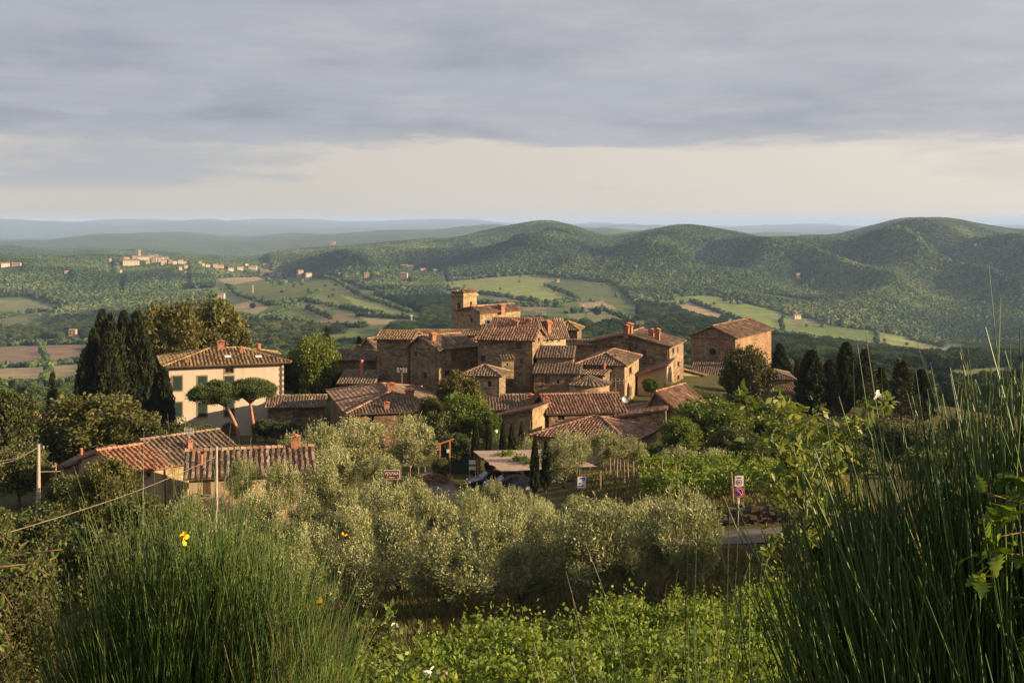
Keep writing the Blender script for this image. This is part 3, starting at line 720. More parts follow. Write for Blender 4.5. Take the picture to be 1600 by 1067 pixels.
def leaf_arr(P, N, l, w, r, up=0.2, rnd=0.8, out=0.6):
    """diamond leaves at P leaning along N"""
    n = len(P)
    D = nrm(N * out + rdir(n, r) * rnd + np.array([0, 0, up]))
    S = nrm(np.cross(D, rdir(n, r)))
    L = (l * (0.6 + 0.8 * r.random(n)))[:, None]; Wd = (w * (0.6 + 0.8 * r.random(n)))[:, None]
    V = np.stack([P, P + D * L * 0.45 + S * Wd * 0.5, P + D * L, P + D * L * 0.45 - S * Wd * 0.5], 1).reshape(-1, 3)
    Q = np.arange(4 * n).reshape(n, 4)
    return V, Q

def clump_crown(r, nl, R, H, z0, nclump, crad, l, w, shape='ball', up=0.2, flat=1.0, shell=0.45):
    """leaf clumps spread through a crown R wide, H high whose foot is at z0; lower side is cut off"""
    C = []
    while len(C) < nclump:
        u = r.uniform(-1, 1, 3)
        d = np.linalg.norm(u)
        if d > 1 or d < 0.35: continue
        if shape == 'dome' and u[2] < -0.55: continue
        C.append(u)
    C = np.array(C) * np.array([R, R, H / 2]) * 0.86 + np.array([0, 0, z0 + H / 2])
    cr = crad * (0.6 + 0.8 * r.random(nclump))
    k = r.integers(0, nclump, nl)
    d = rdir(nl, r); d[:, 2] = d[:, 2] * flat + 0.15
    P = C[k] + d * (cr[k] * r.random(nl) ** shell)[:, None]
    N = nrm(nrm(d) + 0.6 * nrm(P - np.array([0, 0, z0 + H * 0.4])))
    V, Q = leaf_arr(P, N, l, w, r, up)
    ctint = r.random(nclump) * 0.5
    t = np.clip(np.repeat(ctint[k] + 0.5 * r.random(nl), 4), 0, 1)
    return V, Q, t

def trunk_mesh(name, mat, H, r0, r, forks=4, lean=0.3, top=0.8, bend=0.2, k=7):
    b = MB()
    p = [np.zeros(3) + np.array([0, 0, -0.5])]
    for i in range(1, 5):
        p.append(np.array([r.normal(0, bend) * i / 4, r.normal(0, bend) * i / 4, H * i / 4]))
    b.tube(p, [r0 * 1.3, r0, r0 * 0.85, r0 * 0.75, r0 * 0.6], k)
    for f in range(forks):
        a = 2 * math.pi * (f + r.random() * 0.6) / forks
        e = p[4] + np.array([math.cos(a) * lean, math.sin(a) * lean, top]) * (0.8 + 0.4 * r.random())
        m_ = (p[3] + e) / 2 + np.array([math.cos(a), math.sin(a), 0]) * lean * 0.15
        b.tube([p[3], m_, e], [r0 * 0.55, r0 * 0.4, r0 * 0.15], 5)
    return mesh(name, b.V, b.F, mat, {'r': np.full(len(b.V), 0.5)}, True)

TREE = {}
def reg(kind, crown, trunk, R, H):
    TREE.setdefault(kind, []).append((crown, trunk, R, H))

for v in range(6):                                       # olives: low shaggy silver-green crowns on a short twisted trunk
    r = np.random.default_rng(100 + v)
    V, Q, t = clump_crown(r, 11500, 2.3, 3.6, 0.75, 40, 0.52, 0.19, 0.055, up=0.45, shell=0.5)
    # ragged upright shoots on the top
    ns = 70; a = r.uniform(0, 6.28, ns); q = np.sqrt(r.random(ns)) * 1.9
    base = np.stack([np.cos(a) * q, np.sin(a) * q, 4.15 - 0.42 * q * q], 1)
    pt = (base[:, None] + np.linspace(-0.3, 0.75, 16)[None, :, None] * (np.array([0, 0, 1]) + 0.35 * rdir(ns, r))[:, None]).reshape(-1, 3)
    V2, Q2 = leaf_arr(pt, rdir(len(pt), r), 0.19, 0.05, r, 0.7)
    V = np.r_[V, V2]; Q = np.r_[Q, Q2 + len(t)]; t = np.r_[t, np.repeat(np.clip(0.45 + 0.5 * r.random(len(pt)), 0, 1), 4)]
    reg('olive', mesh('olive_crown', V, Q, M['olive'], {'r': t}), trunk_mesh('olive_trunk', M['trunk'], 1.1, 0.16, r, 4, 0.9, 1.1, 0.15), 2.3, 4.5)
for v in range(3):                                       # broad-leaved trees
    for kind, mt in (('broad', 'broad'), ('autumn', 'autumn'), ('oakgreen', 'oakgreen'), ('shrub', 'shrub')):
        r = np.random.default_rng(200 + 10 * v + len(kind))
        V, Q, t = clump_crown(r, 16000, 4.0, 6.6, 1.6, 120, 0.85, 0.32, 0.21, up=0.0)
        reg(kind, mesh(kind + '_crown', V, Q, M[mt], {'r': t}), trunk_mesh(kind + '_trunk', M['trunk'], 2.6, 0.22, r, 5, 1.6, 2.4, 0.2), 4.0, 8.4)
for v in range(2):
    r = np.random.default_rng(300 + v)
    V, Q, t = clump_crown(r, 15000, 4.0, 6.8, 0.4, 150, 0.7, 0.30, 0.16, up=0.2)
    reg('holm', mesh('holm_crown', V, Q, M['holm'], {'r': t}), trunk_mesh('holm_trunk', M['trunk'], 2.0, 0.3, r, 5, 1.2, 2.4, 0.2), 4.0, 7.2)
for v in range(4):                                       # cypresses: dense spindles with small side tips
    r = np.random.default_rng(400 + v)
    n = 9000; h = r.random(n) ** 0.85; a = r.uniform(0, 6.28, n)
    prof = (np.minimum(1, h / 0.14) ** 0.6) * (1 - h ** 2.4) ** 0.75
    lump = 1 + 0.12 * np.sin(23 * h + 5 * a) + 0.22 * np.sin(3 * a + 9 * h + v) * np.sin(11 * h + 2 * a) + 0.16 * np.sin(7 * a - 17 * h)
    rad = prof * lump * (0.55 + 0.5 * r.random(n) ** 0.4)
    P = np.stack([np.cos(a) * rad, np.sin(a) * rad, 0.35 + h * 10.2], 1)
    N = nrm(np.stack([np.cos(a) * 0.55, np.sin(a) * 0.55, np.full(n, 1.3)], 1))
    V, Q = leaf_arr(P, N, 0.50, 0.12, r, 0.6, 0.35)
    t = np.repeat(np.clip(0.4 * r.random(n) + 0.35 * (lump - 0.7), 0, 1), 4)
    tb = MB(); tb.tube([(0, 0, -0.6), (0, 0, 0.5), (0, 0, 6), (0, 0, 9.5)], [0.2, 0.16, 0.1, 0.03], 7)
    reg('cypress', mesh('cypress_crown', V, Q, M['cypress'], {'r': t}), mesh('cypress_trunk', tb.V, tb.F, M['trunk'], {'r': np.full(len(tb.V), 0.5)}), 1.0, 10.8)
for v in range(2):                                       # conifers with tiers of drooping boughs
    r = np.random.default_rng(500 + v); P = []; N = []
    for k in range(90):
        h = 0.12 + 0.86 * k / 90; a = k * 2.4 + r.random(); L = 2.6 * (1 - h) ** 0.8 * (0.65 + 0.5 * r.random()) + 0.1
        s = r.random(90) ** 0.7
        P.append(np.stack([np.cos(a) * L * s + r.normal(0, .10, 90), np.sin(a) * L * s + r.normal(0, .10, 90), 9 * h + 0.25 * L * s - 0.32 * L * s * s + r.normal(0, .09, 90)], 1))
        N.append(np.tile((math.cos(a), math.sin(a), 0.15), (90, 1)))
    P = np.concatenate(P); N = np.concatenate(N)
    V, Q = leaf_arr(P, N, 0.42, 0.10, r, 0.1, 0.6)
    tb = MB(); tb.tube([(0, 0, -0.6), (0, 0, 4), (0, 0, 8.6)], [0.22, 0.14, 0.03], 7)
    reg('conifer', mesh('conifer_crown', V, Q, M['cypress'], {'r': np.repeat(r.random(len(P)), 4)}), mesh('conifer_trunk', tb.V, tb.F, M['trunk'], {'r': np.full(len(tb.V), 0.5)}), 2.4, 9.2)

TREE_N = [0]
def tree(kind, px, Y, top, wpx, name, label, cat='tree', group=None, base=None, var=None):
    """a tree at a photo column px and distance Y, reaching up to photo row top, wpx wide"""
    TREE_N[0] += 1
    vs = TREE[kind]; cr, tr, R, H = vs[(TREE_N[0] if var is None else var) % len(vs)]
    x = (px - CX) / F * Y
    z = G(x, Y) if base is None else base
    ht = CZ - (top - YH) / F * Y - z
    s = wpx / F * Y / 2 / R
    need = 0.72 * H * s
    if ht < need and kind in ('shrub', 'broad', 'olive', 'oakgreen', 'autumn'):
        z -= need - ht; ht = need                            # rooted lower on the bank
    sz = ht / H
    if kind in ('broad', 'autumn', 'oakgreen', 'shrub', 'holm', 'olive'): sz = min(sz, 1.3 * s)
    o = empty(name, (x, Y, z), label, cat, group, rz=TREE_N[0] * 2.399, scale=(s, s, sz))
    tk = link('trunk', tr, o); cw = link('crown', cr, o); off = ht / sz - H
    if off > 0.01: cw.location = (0, 0, off); tk.scale = (1, 1, 1 + off / 3.0)
    return o

# the near side of the woods, made of leafy crowns
wood_src = None

# ------------------------------------------------------------------ buildings
CAM = np.array([0, 0, CZ])
UP = np.array([0, 0, 1.0])

def plane_hit(px, py, P0, n):
    d = np.array([(px - CX) / F, 1.0, -(py - YH) / F])
    return CAM + d * float(((P0 - CAM) @ n) / (d @ n))

def half_round(b, p, q, rad, r, n):
    """one cover tile from p to q (lower end first), n = roof normal"""
    t = nrm(q - p); s = np.cross(t, n)
    b0 = len(b.V)
    for pt, rr, lift in ((p, rad * 1.08, 0.055), (q, rad * 0.9, 0.015)):
        for (cx, cz) in ((-1, -0.25), (-0.62, 0.72), (0.62, 0.72), (1, -0.25)):
            b.V.append(tuple(pt + s * cx * rr + n * (cz * rr + lift))); b.R.append(r)
    for k in range(3):
        b.F.append((b0 + k, b0 + k + 1, b0 + 5 + k, b0 + 4 + k))
    b.F.append((b0, b0 + 3, b0 + 2, b0 + 1))

def tile_slope(poly, sp, tl, rr, per_row=None, out=None):
    """cover tiles laid up a planar roof polygon whose first edge is the eave"""
    P = [np.asarray(p, float) for p in poly]
    e = nrm(P[1] - P[0]); n = nrm(np.cross(P[1] - P[0], P[-1] - P[0]))
    if n[2] < 0: n = -n
    s = np.cross(n, e)
    if s[2] < 0: s = -s
    uv = np.array([((p - P[0]) @ e, (p - P[0]) @ s) for p in P])
    nc = max(1, int(round((uv[:, 0].max() - uv[:, 0].min()) / sp))); spp = (uv[:, 0].max() - uv[:, 0].min()) / nc
    for c in range(nc):
        u = uv[:, 0].min() + (c + 0.5) * spp
        vs = []
        for i in range(len(uv)):
            (u1, v1), (u2, v2) = uv[i - 1], uv[i]
            if (u1 - u) * (u2 - u) < 0: vs.append(v1 + (u - u1) / (u2 - u1) * (v2 - v1))
        if len(vs) < 2 or max(vs) - min(vs) < 0.12: continue
        v0, v1 = min(vs) - 0.06, max(vs)
        m = max(1, int(round((v1 - v0) / tl)))
        b = out if out is not None else MB()
        base = rr.random()
        for k in range(m):
            a = v0 + (v1 - v0) * k / m; q = min(v1, v0 + (v1 - v0) * (k + 1.15) / m)
            du = rr.normal(0, 0.03)
            if out is not None and rr.random() < 0.012: continue
            half_round(b, P[0] + e * (u + du) + s * a, P[0] + e * (u + du + rr.normal(0, 0.01)) + s * q, spp * 0.29, min(1, max(0, 0.25 * base + 0.75 * rr.random())), n)
        if per_row is not None: per_row.append(b)
    return out

def ridge_line(b, p, q, rad, rr, tl=0.45):
    L = np.linalg.norm(q - p); m = max(1, int(round(L / tl))); t = (q - p) / L
    s = np.cross(t, UP); s = nrm(s); n = np.cross(s, t)
    for k in range(m):
        half_round(b, p + t * L * k / m, p + t * min(L, L * (k + 1.1) / m), rad, 0.35 + 0.65 * rr.random(), n)

def wall_face(b, O, e, n, W, z0, ze, holes, depth=0.16):
    us = sorted({0.0, W} | {h[0] for h in holes} | {h[1] for h in holes}); zs = sorted({z0, ze} | {h[2] for h in holes} | {h[3] for h in holes})
    pt = lambda u, z, d=0.0: np.array([O[0] + e[0] * u - n[0] * d, O[1] + e[1] * u - n[1] * d, z])
    for i in range(len(us) - 1):
        for j in range(len(zs) - 1):
            um, zm = (us[i] + us[i + 1]) / 2, (zs[j] + zs[j + 1]) / 2
            if any(h[0] < um < h[1] and h[2] < zm < h[3] for h in holes): continue
            b.poly([pt(us[i], zs[j]), pt(us[i + 1], zs[j]), pt(us[i + 1], zs[j + 1]), pt(us[i], zs[j + 1])])
    for (a, c, z1, z2) in holes:
        q = [(a, z1), (c, z1), (c, z2), (a, z2)]
        for k in range(4):
            (u1, v1), (u2, v2) = q[k], q[(k + 1) % 4]
            b.poly([pt(u1, v1), pt(u2, v2), pt(u2, v2, depth), pt(u1, v1, depth)])

def window(root, org, O, e, n, h, kind, trim=None):
    """a window in the hole h of a wall face"""
    a, c, z1, z2 = h; w, hh = c - a, z2 - z1
    pt = lambda u, z, d: np.array([O[0] + e[0] * u + n[0] * d, O[1] + e[1] * u + n[1] * d, z])
    f = MB(); t = min(0.09, w * 0.14)
    for (u0, u1, v0, v1) in ((a, a + t, z1, z2), (c - t, c, z1, z2), (a + t, c - t, z1, z1 + t), (a + t, c - t, z2 - t, z2), ((a + c) / 2 - t / 3, (a + c) / 2 + t / 3, z1 + t, z2 - t)):
        f.box(pt((u0 + u1) / 2, (v0 + v1) / 2, -0.10), e * (u1 - u0) / 2, n * 0.035, UP * (v1 - v0) / 2)
    fo = f.build('window', M['brown_wood'] if kind != 'green' else M['green_shutter'], root, org)
    p = MB(); p.box(pt((a + c) / 2, (z1 + z2) / 2, -0.145), e * (w / 2 - 0.004), n * 0.012, UP * (hh / 2 - 0.004)); p.build('pane', M['pane'], fo, org)
    if kind in ('green', 'wood'):
        for s_ in (0, 1):
            b = MB(); u0 = a + 0.01 + s_ * w / 2; u1 = u0 + w / 2 - 0.02
            b.box(pt((u0 + u1) / 2, (z1 + z2) / 2, -0.035), e * (u1 - u0) / 2, n * 0.02, UP * (hh / 2 - 0.015))
            for k in range(9):
                zz_ = z1 + hh * (k + 0.7) / 9.6
                b.box(pt((u0 + u1) / 2, zz_, -0.012), e * (u1 - u0) / 2 * 0.8, n * 0.012 + UP * 0.012, UP * hh / 40)
            b.build('shutter', M['green_shutter'] if kind == 'green' else M['brown_wood'], fo, org)
    if kind == 'open':
        for s_ in (-1, 1):
            b = MB(); uc = a - w * 0.26 if s_ < 0 else c + w * 0.26
            b.box(pt(uc, (z1 + z2) / 2, 0.03), e * w * 0.24, n * 0.02, UP * (hh / 2)); b.build('shutter', M['brown_wood'], fo, org)
    sl = MB(); sl.box(pt((a + c) / 2, z1 - 0.05, 0.03), e * (w / 2 + 0.10), n * 0.07, UP * 0.048); sl.build('sill', trim or M['trim'], fo, org)
    if trim is not None:
        for (u0, u1, v0, v1) in ((a - 0.16, a - 0.004, z1, z2 + 0.16), (c + 0.004, c + 0.16, z1, z2 + 0.16), (a - 0.004, c + 0.004, z2 + 0.004, z2 + 0.16)):
            b = MB(); b.box(pt((u0 + u1) / 2, (v0 + v1) / 2, 0.012), e * (u1 - u0) / 2, n * 0.016, UP * (v1 - v0) / 2); b.build('surround', trim, fo, org)

def chimney(root, org, p, w, h, e, f, style='hood', mat=None):
    """chimney standing at p on a roof"""
    mat = mat or M['brickred']; b = MB(); w2 = w / 2
    p = np.asarray(p, float)
    if style == 'pot':
        b.tube([p - UP * 0.3, p + UP * h * 0.85], w2, 10); b.tube([p + UP * h * 0.85, p + UP * h], w2 * 1.25, 10)
        return b.build('chimney', M['terra'], root, org)
    b.box(p + UP * (h * 0.62 / 2 - 0.25), e * w2, f * w2 * 0.8, UP * (h * 0.62 / 2 + 0.25))
    b.box(p + UP * (h * 0.65), e * w2 * 1.22, f * w2 * 1.02, UP * h * 0.035)
    for i in (-1, 0, 1):
        for j in (-1, 1):
            b.box(p + UP * h * 0.76 + e * w2 * 0.88 * i + f * w2 * 0.66 * j, e * w2 * 0.16, f * w2 * 0.16, UP * h * 0.085)
    ch = b.build('chimney', mat, root, org)
    c = MB(); zt = p + UP * h * 0.85
    for s_ in (-1, 1):
        c.box(zt + e * w2 * 0.58 * s_ + UP * h * 0.055, e * w2 * 0.66 - UP * h * 0.055 * s_, f * w2 * 1.15, UP * h * 0.028)
    c.build('cap', M['terra'], ch, org)
    return ch

def house(name, label, A, B, ey, Y, th, roof, rise, base=None, C=None, L=None, wall='stone', tile='tile', o=0.38, rp=0.5, wins=(), chims=(), sp=0.345, tl=0.46, rows=False, cat='house', group=None, trim=None, ry=None, hipin=1.0, pipe=None):
    """A, B photo columns of the front wall's ends, C of the far end of the right wall; ey row of the eave at B; Y distance of B; th yaw; L depth"""
    rr = np.random.default_rng(int(A * 7 + B * 13 + Y))
    th = math.radians(th); ct, st = math.cos(th), math.sin(th)
    Bp = at(B, ey, Y); ze = float(Bp[2]); tA = (A - CX) / F
    W = (Bp[0] - tA * Y) / (ct + tA * st)
    if L is None:
        tC = (C - CX) / F; L = (tC * Y - Bp[0]) / (st - tC * ct)
    ex = np.array([ct, -st, 0.0]); fy = np.array([st, ct, 0.0])
    O = np.array([Bp[0], Y, 0.0]) - ex * W
    if ry is not None:                                    # ridge height from the photo row of the ridge
        dv = {'x': L * rp * ct + W / 2 * st, 'y': W * (1 - rp) * st, 'hip': L / 2 * ct + W / 2 * st, 'shed': L * ct + W / 2 * st, 'shedr': W * st, 'shedl': 0.0}[roof]
        rise = max(0.3, CZ - (ry - YH) / F * (Y + dv) - ze - 0.14)
    if base is None:
        base = min(G(*(O + ex * u + fy * v)[:2]) for u in (0, W) for v in (0, L)) - 0.6
    org = O + np.array([0, 0, base])
    root = empty(name, org, label, cat, group)
    P = lambda u, v, z: O + ex * u + fy * v + UP * z
    slopes = []; ridges = []
    if roof == 'x':
        vr = L * rp; k1 = rise / vr; k2 = rise / (L - vr)
        slopes = [[P(-o, -o, ze - k1 * o), P(W + o, -o, ze - k1 * o), P(W + o, vr, ze + rise), P(-o, vr, ze + rise)], [P(W + o, L + o, ze - k2 * o), P(-o, L + o, ze - k2 * o), P(-o, vr, ze + rise), P(W + o, vr, ze + rise)]]
        ridges = [(P(-o, vr, ze + rise), P(W + o, vr, ze + rise))]
        zr = lambda u, v: ze + rise * np.minimum(v / vr, (L - v) / (L - vr))
        gab = {'r': [(vr, ze + rise)], 'l': [(L - vr, ze + rise)]}
    elif roof == 'y':
        ur = W * rp; k1 = rise / ur; k2 = rise / (W - ur)
        slopes = [[P(W + o, -o, ze - k2 * o), P(W + o, L + o, ze - k2 * o), P(ur, L + o, ze + rise), P(ur, -o, ze + rise)], [P(-o, L + o, ze - k1 * o), P(-o, -o, ze - k1 * o), P(ur, -o, ze + rise), P(ur, L + o, ze + rise)]]
        ridges = [(P(ur, -o, ze + rise), P(ur, L + o, ze + rise))]
        gab = {'f': [(ur, ze + rise)], 'b': [(W - ur, ze + rise)]}
    elif roof == 'hip':
        if W >= L:
            h = L / 2 * hipin; a, c = P(h, L / 2, ze + rise), P(W - h, L / 2, ze + rise); kf = rise / (L / 2); ks = rise / h
            fr = [P(-o, -o, ze - kf * o), P(W + o, -o, ze - kf * o), P(W + o, L + o, ze - kf * o), P(-o, L + o, ze - kf * o)]
            slopes = [[fr[0], fr[1], c, a], [fr[1], fr[2], c], [fr[2], fr[3], a, c], [fr[3], fr[0], a]]
            ridges = [(a, c), (fr[0], a), (fr[1], c), (fr[2], c), (fr[3], a)]
        else:
            h = W / 2 * hipin; a, c = P(W / 2, h, ze + rise), P(W / 2, L - h, ze + rise); kf = rise / (W / 2)
            fr = [P(-o, -o, ze - kf * o), P(W + o, -o, ze - kf * o), P(W + o, L + o, ze - kf * o), P(-o, L + o, ze - kf * o)]
            slopes = [[fr[0], fr[1], a], [fr[1], fr[2], c, a], [fr[2], fr[3], c], [fr[3], fr[0], a, c]]
            ridges = [(a, c), (fr[0], a), (fr[1], a), (fr[2], c), (fr[3], c)]
        gab = {}
    elif roof == 'shed':                                  # low along the front wall, high at the back
        k1 = rise / L
        slopes = [[P(-o, -o, ze - k1 * o), P(W + o, -o, ze - k1 * o), P(W + o, L + o * .5, ze + rise + k1 * o * .5), P(-o, L + o * .5, ze + rise + k1 * o * .5)]]
        gab = {'r': [(L, ze + rise)], 'l': [(0, ze + rise)], 'b': [(0, ze + rise), (W, ze + rise)]}
    elif roof == 'shedr':                                 # low along the right wall
        k1 = rise / W
        slopes = [[P(W + o, -o, ze - k1 * o), P(W + o, L + o, ze - k1 * o), P(-o * .5, L + o, ze + rise + k1 * o * .5), P(-o * .5, -o, ze + rise + k1 * o * .5)]]
        gab = {'f': [(0, ze + rise)], 'b': [(W, ze + rise)], 'l': [(0, ze + rise), (L, ze + rise)]}
    elif roof == 'shedl':                                 # low along the left wall
        k1 = rise / W
        slopes = [[P(-o, L + o, ze - k1 * o), P(-o, -o, ze - k1 * o), P(W + o * .5, -o, ze + rise + k1 * o * .5), P(W + o * .5, L + o, ze + rise + k1 * o * .5)]]
        gab = {'f': [(W, ze + rise)], 'b': [(0, ze + rise)], 'r': [(0, ze + rise), (L, ze + rise)]}
    faces = {'f': (P(0, 0, 0), ex, -fy, W), 'r': (P(W, 0, 0), fy, ex, L), 'b': (P(W, L, 0), -ex, fy, W), 'l': (P(0, L, 0), -fy, -ex, L)}
    holes = {k: [] for k in faces}; wl = []
    for (fc, px, py, wp, hp, kd) in wins:
        Of, e, n, Wf = faces[fc]
        h = plane_hit(px, py, Of, n); u = (h - Of) @ e; z = h[2]
        sx = abs(e[0] - (h[0] / h[1]) * e[1]); w = wp / F * h[1] / max(sx, 0.08); hh = hp / F * h[1]
        hl = (max(0.05, u - w / 2), min(Wf - 0.05, u + w / 2), z - hh / 2, min(z + hh / 2, ze - 0.12))
        if hl[1] - hl[0] < 0.15 or hl[3] - hl[2] < 0.15: continue
        holes[fc].append(hl); wl.append((fc, hl, kd))
    wb = MB()
    for k, (Of, e, n, Wf) in faces.items():
        wall_face(wb, Of, e, n, Wf, base, ze, holes[k])
        if k in gab:
            wb.poly([np.append((Of + e * 0)[:2], ze), np.append((Of + e * Wf)[:2], ze)] + [np.append((Of + e * u)[:2], z - 0.01) for (u, z) in sorted(gab[k], key=lambda q: -q[0])])
    wo = wb.build('wall', M[wall], root, org)
    for fc, hl, kd in wl:
        Of, e, n, Wf = faces[fc]; window(root, org, Of, e, n, hl, kd, trim)
    rb = MB()
    for s_ in slopes:
        n = nrm(np.cross(s_[1] - s_[0], s_[-1] - s_[0])); n = n if n[2] > 0 else -n
        top = [p + n * 0.03 for p in s_]; bot = [p - n * 0.11 for p in s_]
        rb.poly(top, 0.15); rb.poly(bot[::-1], 0.1)
        for i in range(len(s_)):
            j = (i + 1) % len(s_); rb.poly([top[i], bot[i], bot[j], top[j]], 0.3)
    ro = rb.build('roof', M[tile], root, org)
    tb = MB()
    for s_ in slopes:
        s2 = [p + nrm(np.cross(s_[1] - s_[0], s_[-1] - s_[0])) * 0.03 for p in s_]
        if rows:
            lst = []
            tile_slope(s2, sp, tl, rr, lst)
            for b in lst: b.build('tile_row', M[tile], ro, org)
        else:
            tile_slope(s2, sp, tl, rr, out=tb)
    if not rows and tb.V: tag(tb.build('roof_tiles', M[tile], ro, org), kind='stuff')
    if ridges:
        rt = MB()
        for p, q in ridges: ridge_line(rt, p + UP * 0.06, q + UP * 0.06, 0.17, rr)
        tag(rt.build('ridge_tiles', M['tile_red' if tile in ('tile', 'tile_red') else tile], ro, org), kind='stuff')
    if pipe or (pipe is None and rr.random() < 0.55 and W > 3.5):
        pb = MB(); pc = P(W - 0.25, -0.09, 0); pb.tube([pc + UP * (base + 0.2), pc + UP * (ze - 0.25), pc - fy * 0.2 + UP * (ze - 0.1)], 0.05, 6); pb.build('downpipe', M['copper'], root, org)
    for (px, py, wp, hp, *stl) in chims:
        best = None
        for s_ in slopes:
            n = np.cross(s_[1] - s_[0], s_[-1] - s_[0]); n = n / np.linalg.norm(n)
            h = plane_hit(px, py, s_[0], n)
            uvx = nrm(s_[1] - s_[0]); uvy = np.cross(n, uvx)
            pl = [((p - s_[0]) @ uvx, (p - s_[0]) @ uvy) for p in s_]; q = ((h - s_[0]) @ uvx, (h - s_[0]) @ uvy)
            if inpoly(np.array([q[0]]), np.array([q[1]]), pl)[0] and (best is None or h[1] < best[1]): best = h
        if best is None:
            # the foot is hidden behind the ridge: stand it just behind the ridge line
            if not ridges: continue
            p0, q0 = ridges[0]; tt = np.linspace(0, 1, 60)
            cand = p0 + (q0 - p0) * tt[:, None]; k = np.argmin(np.abs(cand[:, 0] / cand[:, 1] * F + CX - px)); best = cand[k] + fy * 0.3 - UP * 0.1
        chimney(ro, org, best, wp / F * best[1], hp / F * best[1], ex, fy, *(stl or ['hood']))
    return root, dict(P=P, W=W, L=L, ze=ze, ex=ex, fy=fy, org=org, faces=faces, slopes=slopes, roof=ro)

# ------------------------------------------------------------------ the villa on the left
vr, vi = house('villa', 'cream plastered villa with green shutters and hipped tile roof', 264, 443, 563, 155, -19, 'hip', 2.05, L=10.6, ry=543, wall='plaster', tile='tile_lichen', o=0.85, sp=0.46, trim=M['trim'], cat='villa',
    wins=[('f', 277, 599, 14, 22, 'green'), ('f', 316, 599, 14, 22, 'green'), ('f', 358, 599, 14, 22, 'green'), ('f', 277, 640, 14, 22, 'green'), ('f', 316, 640, 14, 22, 'green'), ('f', 358, 639, 14, 22, 'green'), ('f', 358, 579, 13, 7, 'dark')],
    chims=[(345, 546, 10, 15), (377, 552, 5, 12), (404, 549, 6, 12, 'pot'), (292, 567, 6, 8)])
# corner quoins, skylights, arched doorway
Of, e_, n_, Wf = vi['faces']['f']
for k in range(15):
    z = vi['ze'] - 0.4 - k * 0.36; w = 0.34 if k % 2 else 0.52
    b = MB(); b.box(Of + e_ * (Wf - w / 2 + 0.03) + n_ * 0.02 + UP * z, e_ * w / 2, n_ * 0.045, UP * 0.165); b.build('quoin', M['trim'] if k % 2 == 0 else M['plaster_pale'], vr, vi['org'])
for (px, py) in ((356, 559), (404, 559)):
    s_ = vi['slopes'][0]; nn = nrm(np.cross(s_[1] - s_[0], s_[-1] - s_[0])); h = plane_hit(px, py, s_[0], nn); e2 = nrm(s_[1] - s_[0]); s2 = np.cross(nn, e2)
    b = MB(); b.box(h + nn * 0.14, e2 * 0.48, s2 * 0.5, nn * 0.05); sk = b.build('skylight', M['rust'], vi['roof'], vi['org'])
    b = MB(); b.box(h + nn * 0.20, e2 * 0.40, s2 * 0.42, nn * 0.012); b.build('pane', M['skylight'], sk, vi['org'])
h = plane_hit(358, 672, Of, n_); b = MB(); ring = [h + e_ * 0.95 * math.cos(t) + UP * (0.95 * math.sin(t)) + n_ * 0.03 for t in np.linspace(0, math.pi, 11)]
b.poly([ring[0] - UP * 1.6] + ring + [ring[-1] - UP * 1.6]); b.build('arched_door', M['brown_wood'], vr, vi['org'])
b = MB(); b.tube([ring[0] - UP * 1.6] + ring + [ring[-1] - UP * 1.6], 0.13, 6); b.build('door_surround', M['trim'], vr, vi['org'])

# ------------------------------------------------------------------ the cottages on the lower left
house('cottage', 'low tan cottage with striped orange and white tile roof and chimney', 295, 487, 735, 88, -13, 'x', 1.35, L=6.4, ry=699, wall='plaster_tan', tile='tile', sp=0.41, tl=0.42, rows=True, chims=[(461, 700, 13, 22), (315, 728, 4, 18, 'pot')], wins=[('f', 425, 757, 16, 18, 'wood'), ('f', 323, 762, 12, 20, 'wood')])
house('farmhouse_wing', 'farmhouse wing with bright orange tiles left of the grey tiled wing', 190, 262, 727, 94.7, -45, 'x', 1.15, L=7.2, wall='plaster_tan', tile='tile_orange', sp=0.42, tl=0.42, rows=True, o=0.3, wins=[('f', 232, 741, 7, 7, 'dark')])
house('farmhouse', 'farmhouse with weathered brown tile roof and small chimney beside orange wing', 262, 376, 707, 99.6, -45, 'x', 1.35, L=7.6, wall='stone_warm', tile='tile_grey', sp=0.42, tl=0.42, rows=True, chims=[(296, 702, 8, 16)])
house('lean_to', 'dark lean-to shed with red flue beside the orange tiled wing', 100, 146, 727, 97, 0, 'shedl', 0.7, L=4.5, wall='stone', tile='tile_grey', chims=[(127, 716, 4, 16, 'pot')])
house('small_house', 'small house with brown roof half hidden by trees at far left', 26, 74, 680, 118, 8, 'x', 1.5, L=6, wall='stone', tile='tile', chims=[(50, 656, 6, 14)])

# ------------------------------------------------------------------ the village
house('long_outbuilding', 'long low stone outbuilding between the villa and the village', 418, 505, 634, 148, -6, 'x', 1.15, L=5.5, ry=617, wall='stone', tile='tile_grey', wins=[('f', 465, 648, 16, 10, 'wood')])
house('hip_roof_house', 'house with broad brown hipped roof and four chimneys at village edge', 546, 700, 638, 133, -15, 'hip', 2.1, L=17.5, ry=604, wall='stone', tile='tile', o=0.5, chims=[(615, 596, 10, 14), (641, 603, 11, 16), (640, 622, 12, 16), (604, 639, 8, 12)], wins=[('f', 580, 655, 9, 12, 'dark'), ('f', 626, 655, 10, 13, 'wood'), ('f', 665, 655, 10, 12, 'wood')])
house('back_house', 'low stone house with grey roof left of the dark tall house', 522, 582, 562, 163, 5, 'x', 1.6, L=7, ry=546, wall='stone', tile='tile_grey', chims=[(560, 548, 7, 10)])
house('gabled_house', 'gabled stone house behind the low grey roofed house', 560, 590, 547, 170, 30, 'y', 1.5, L=9, ry=528, wall='stone', tile='tile_grey')
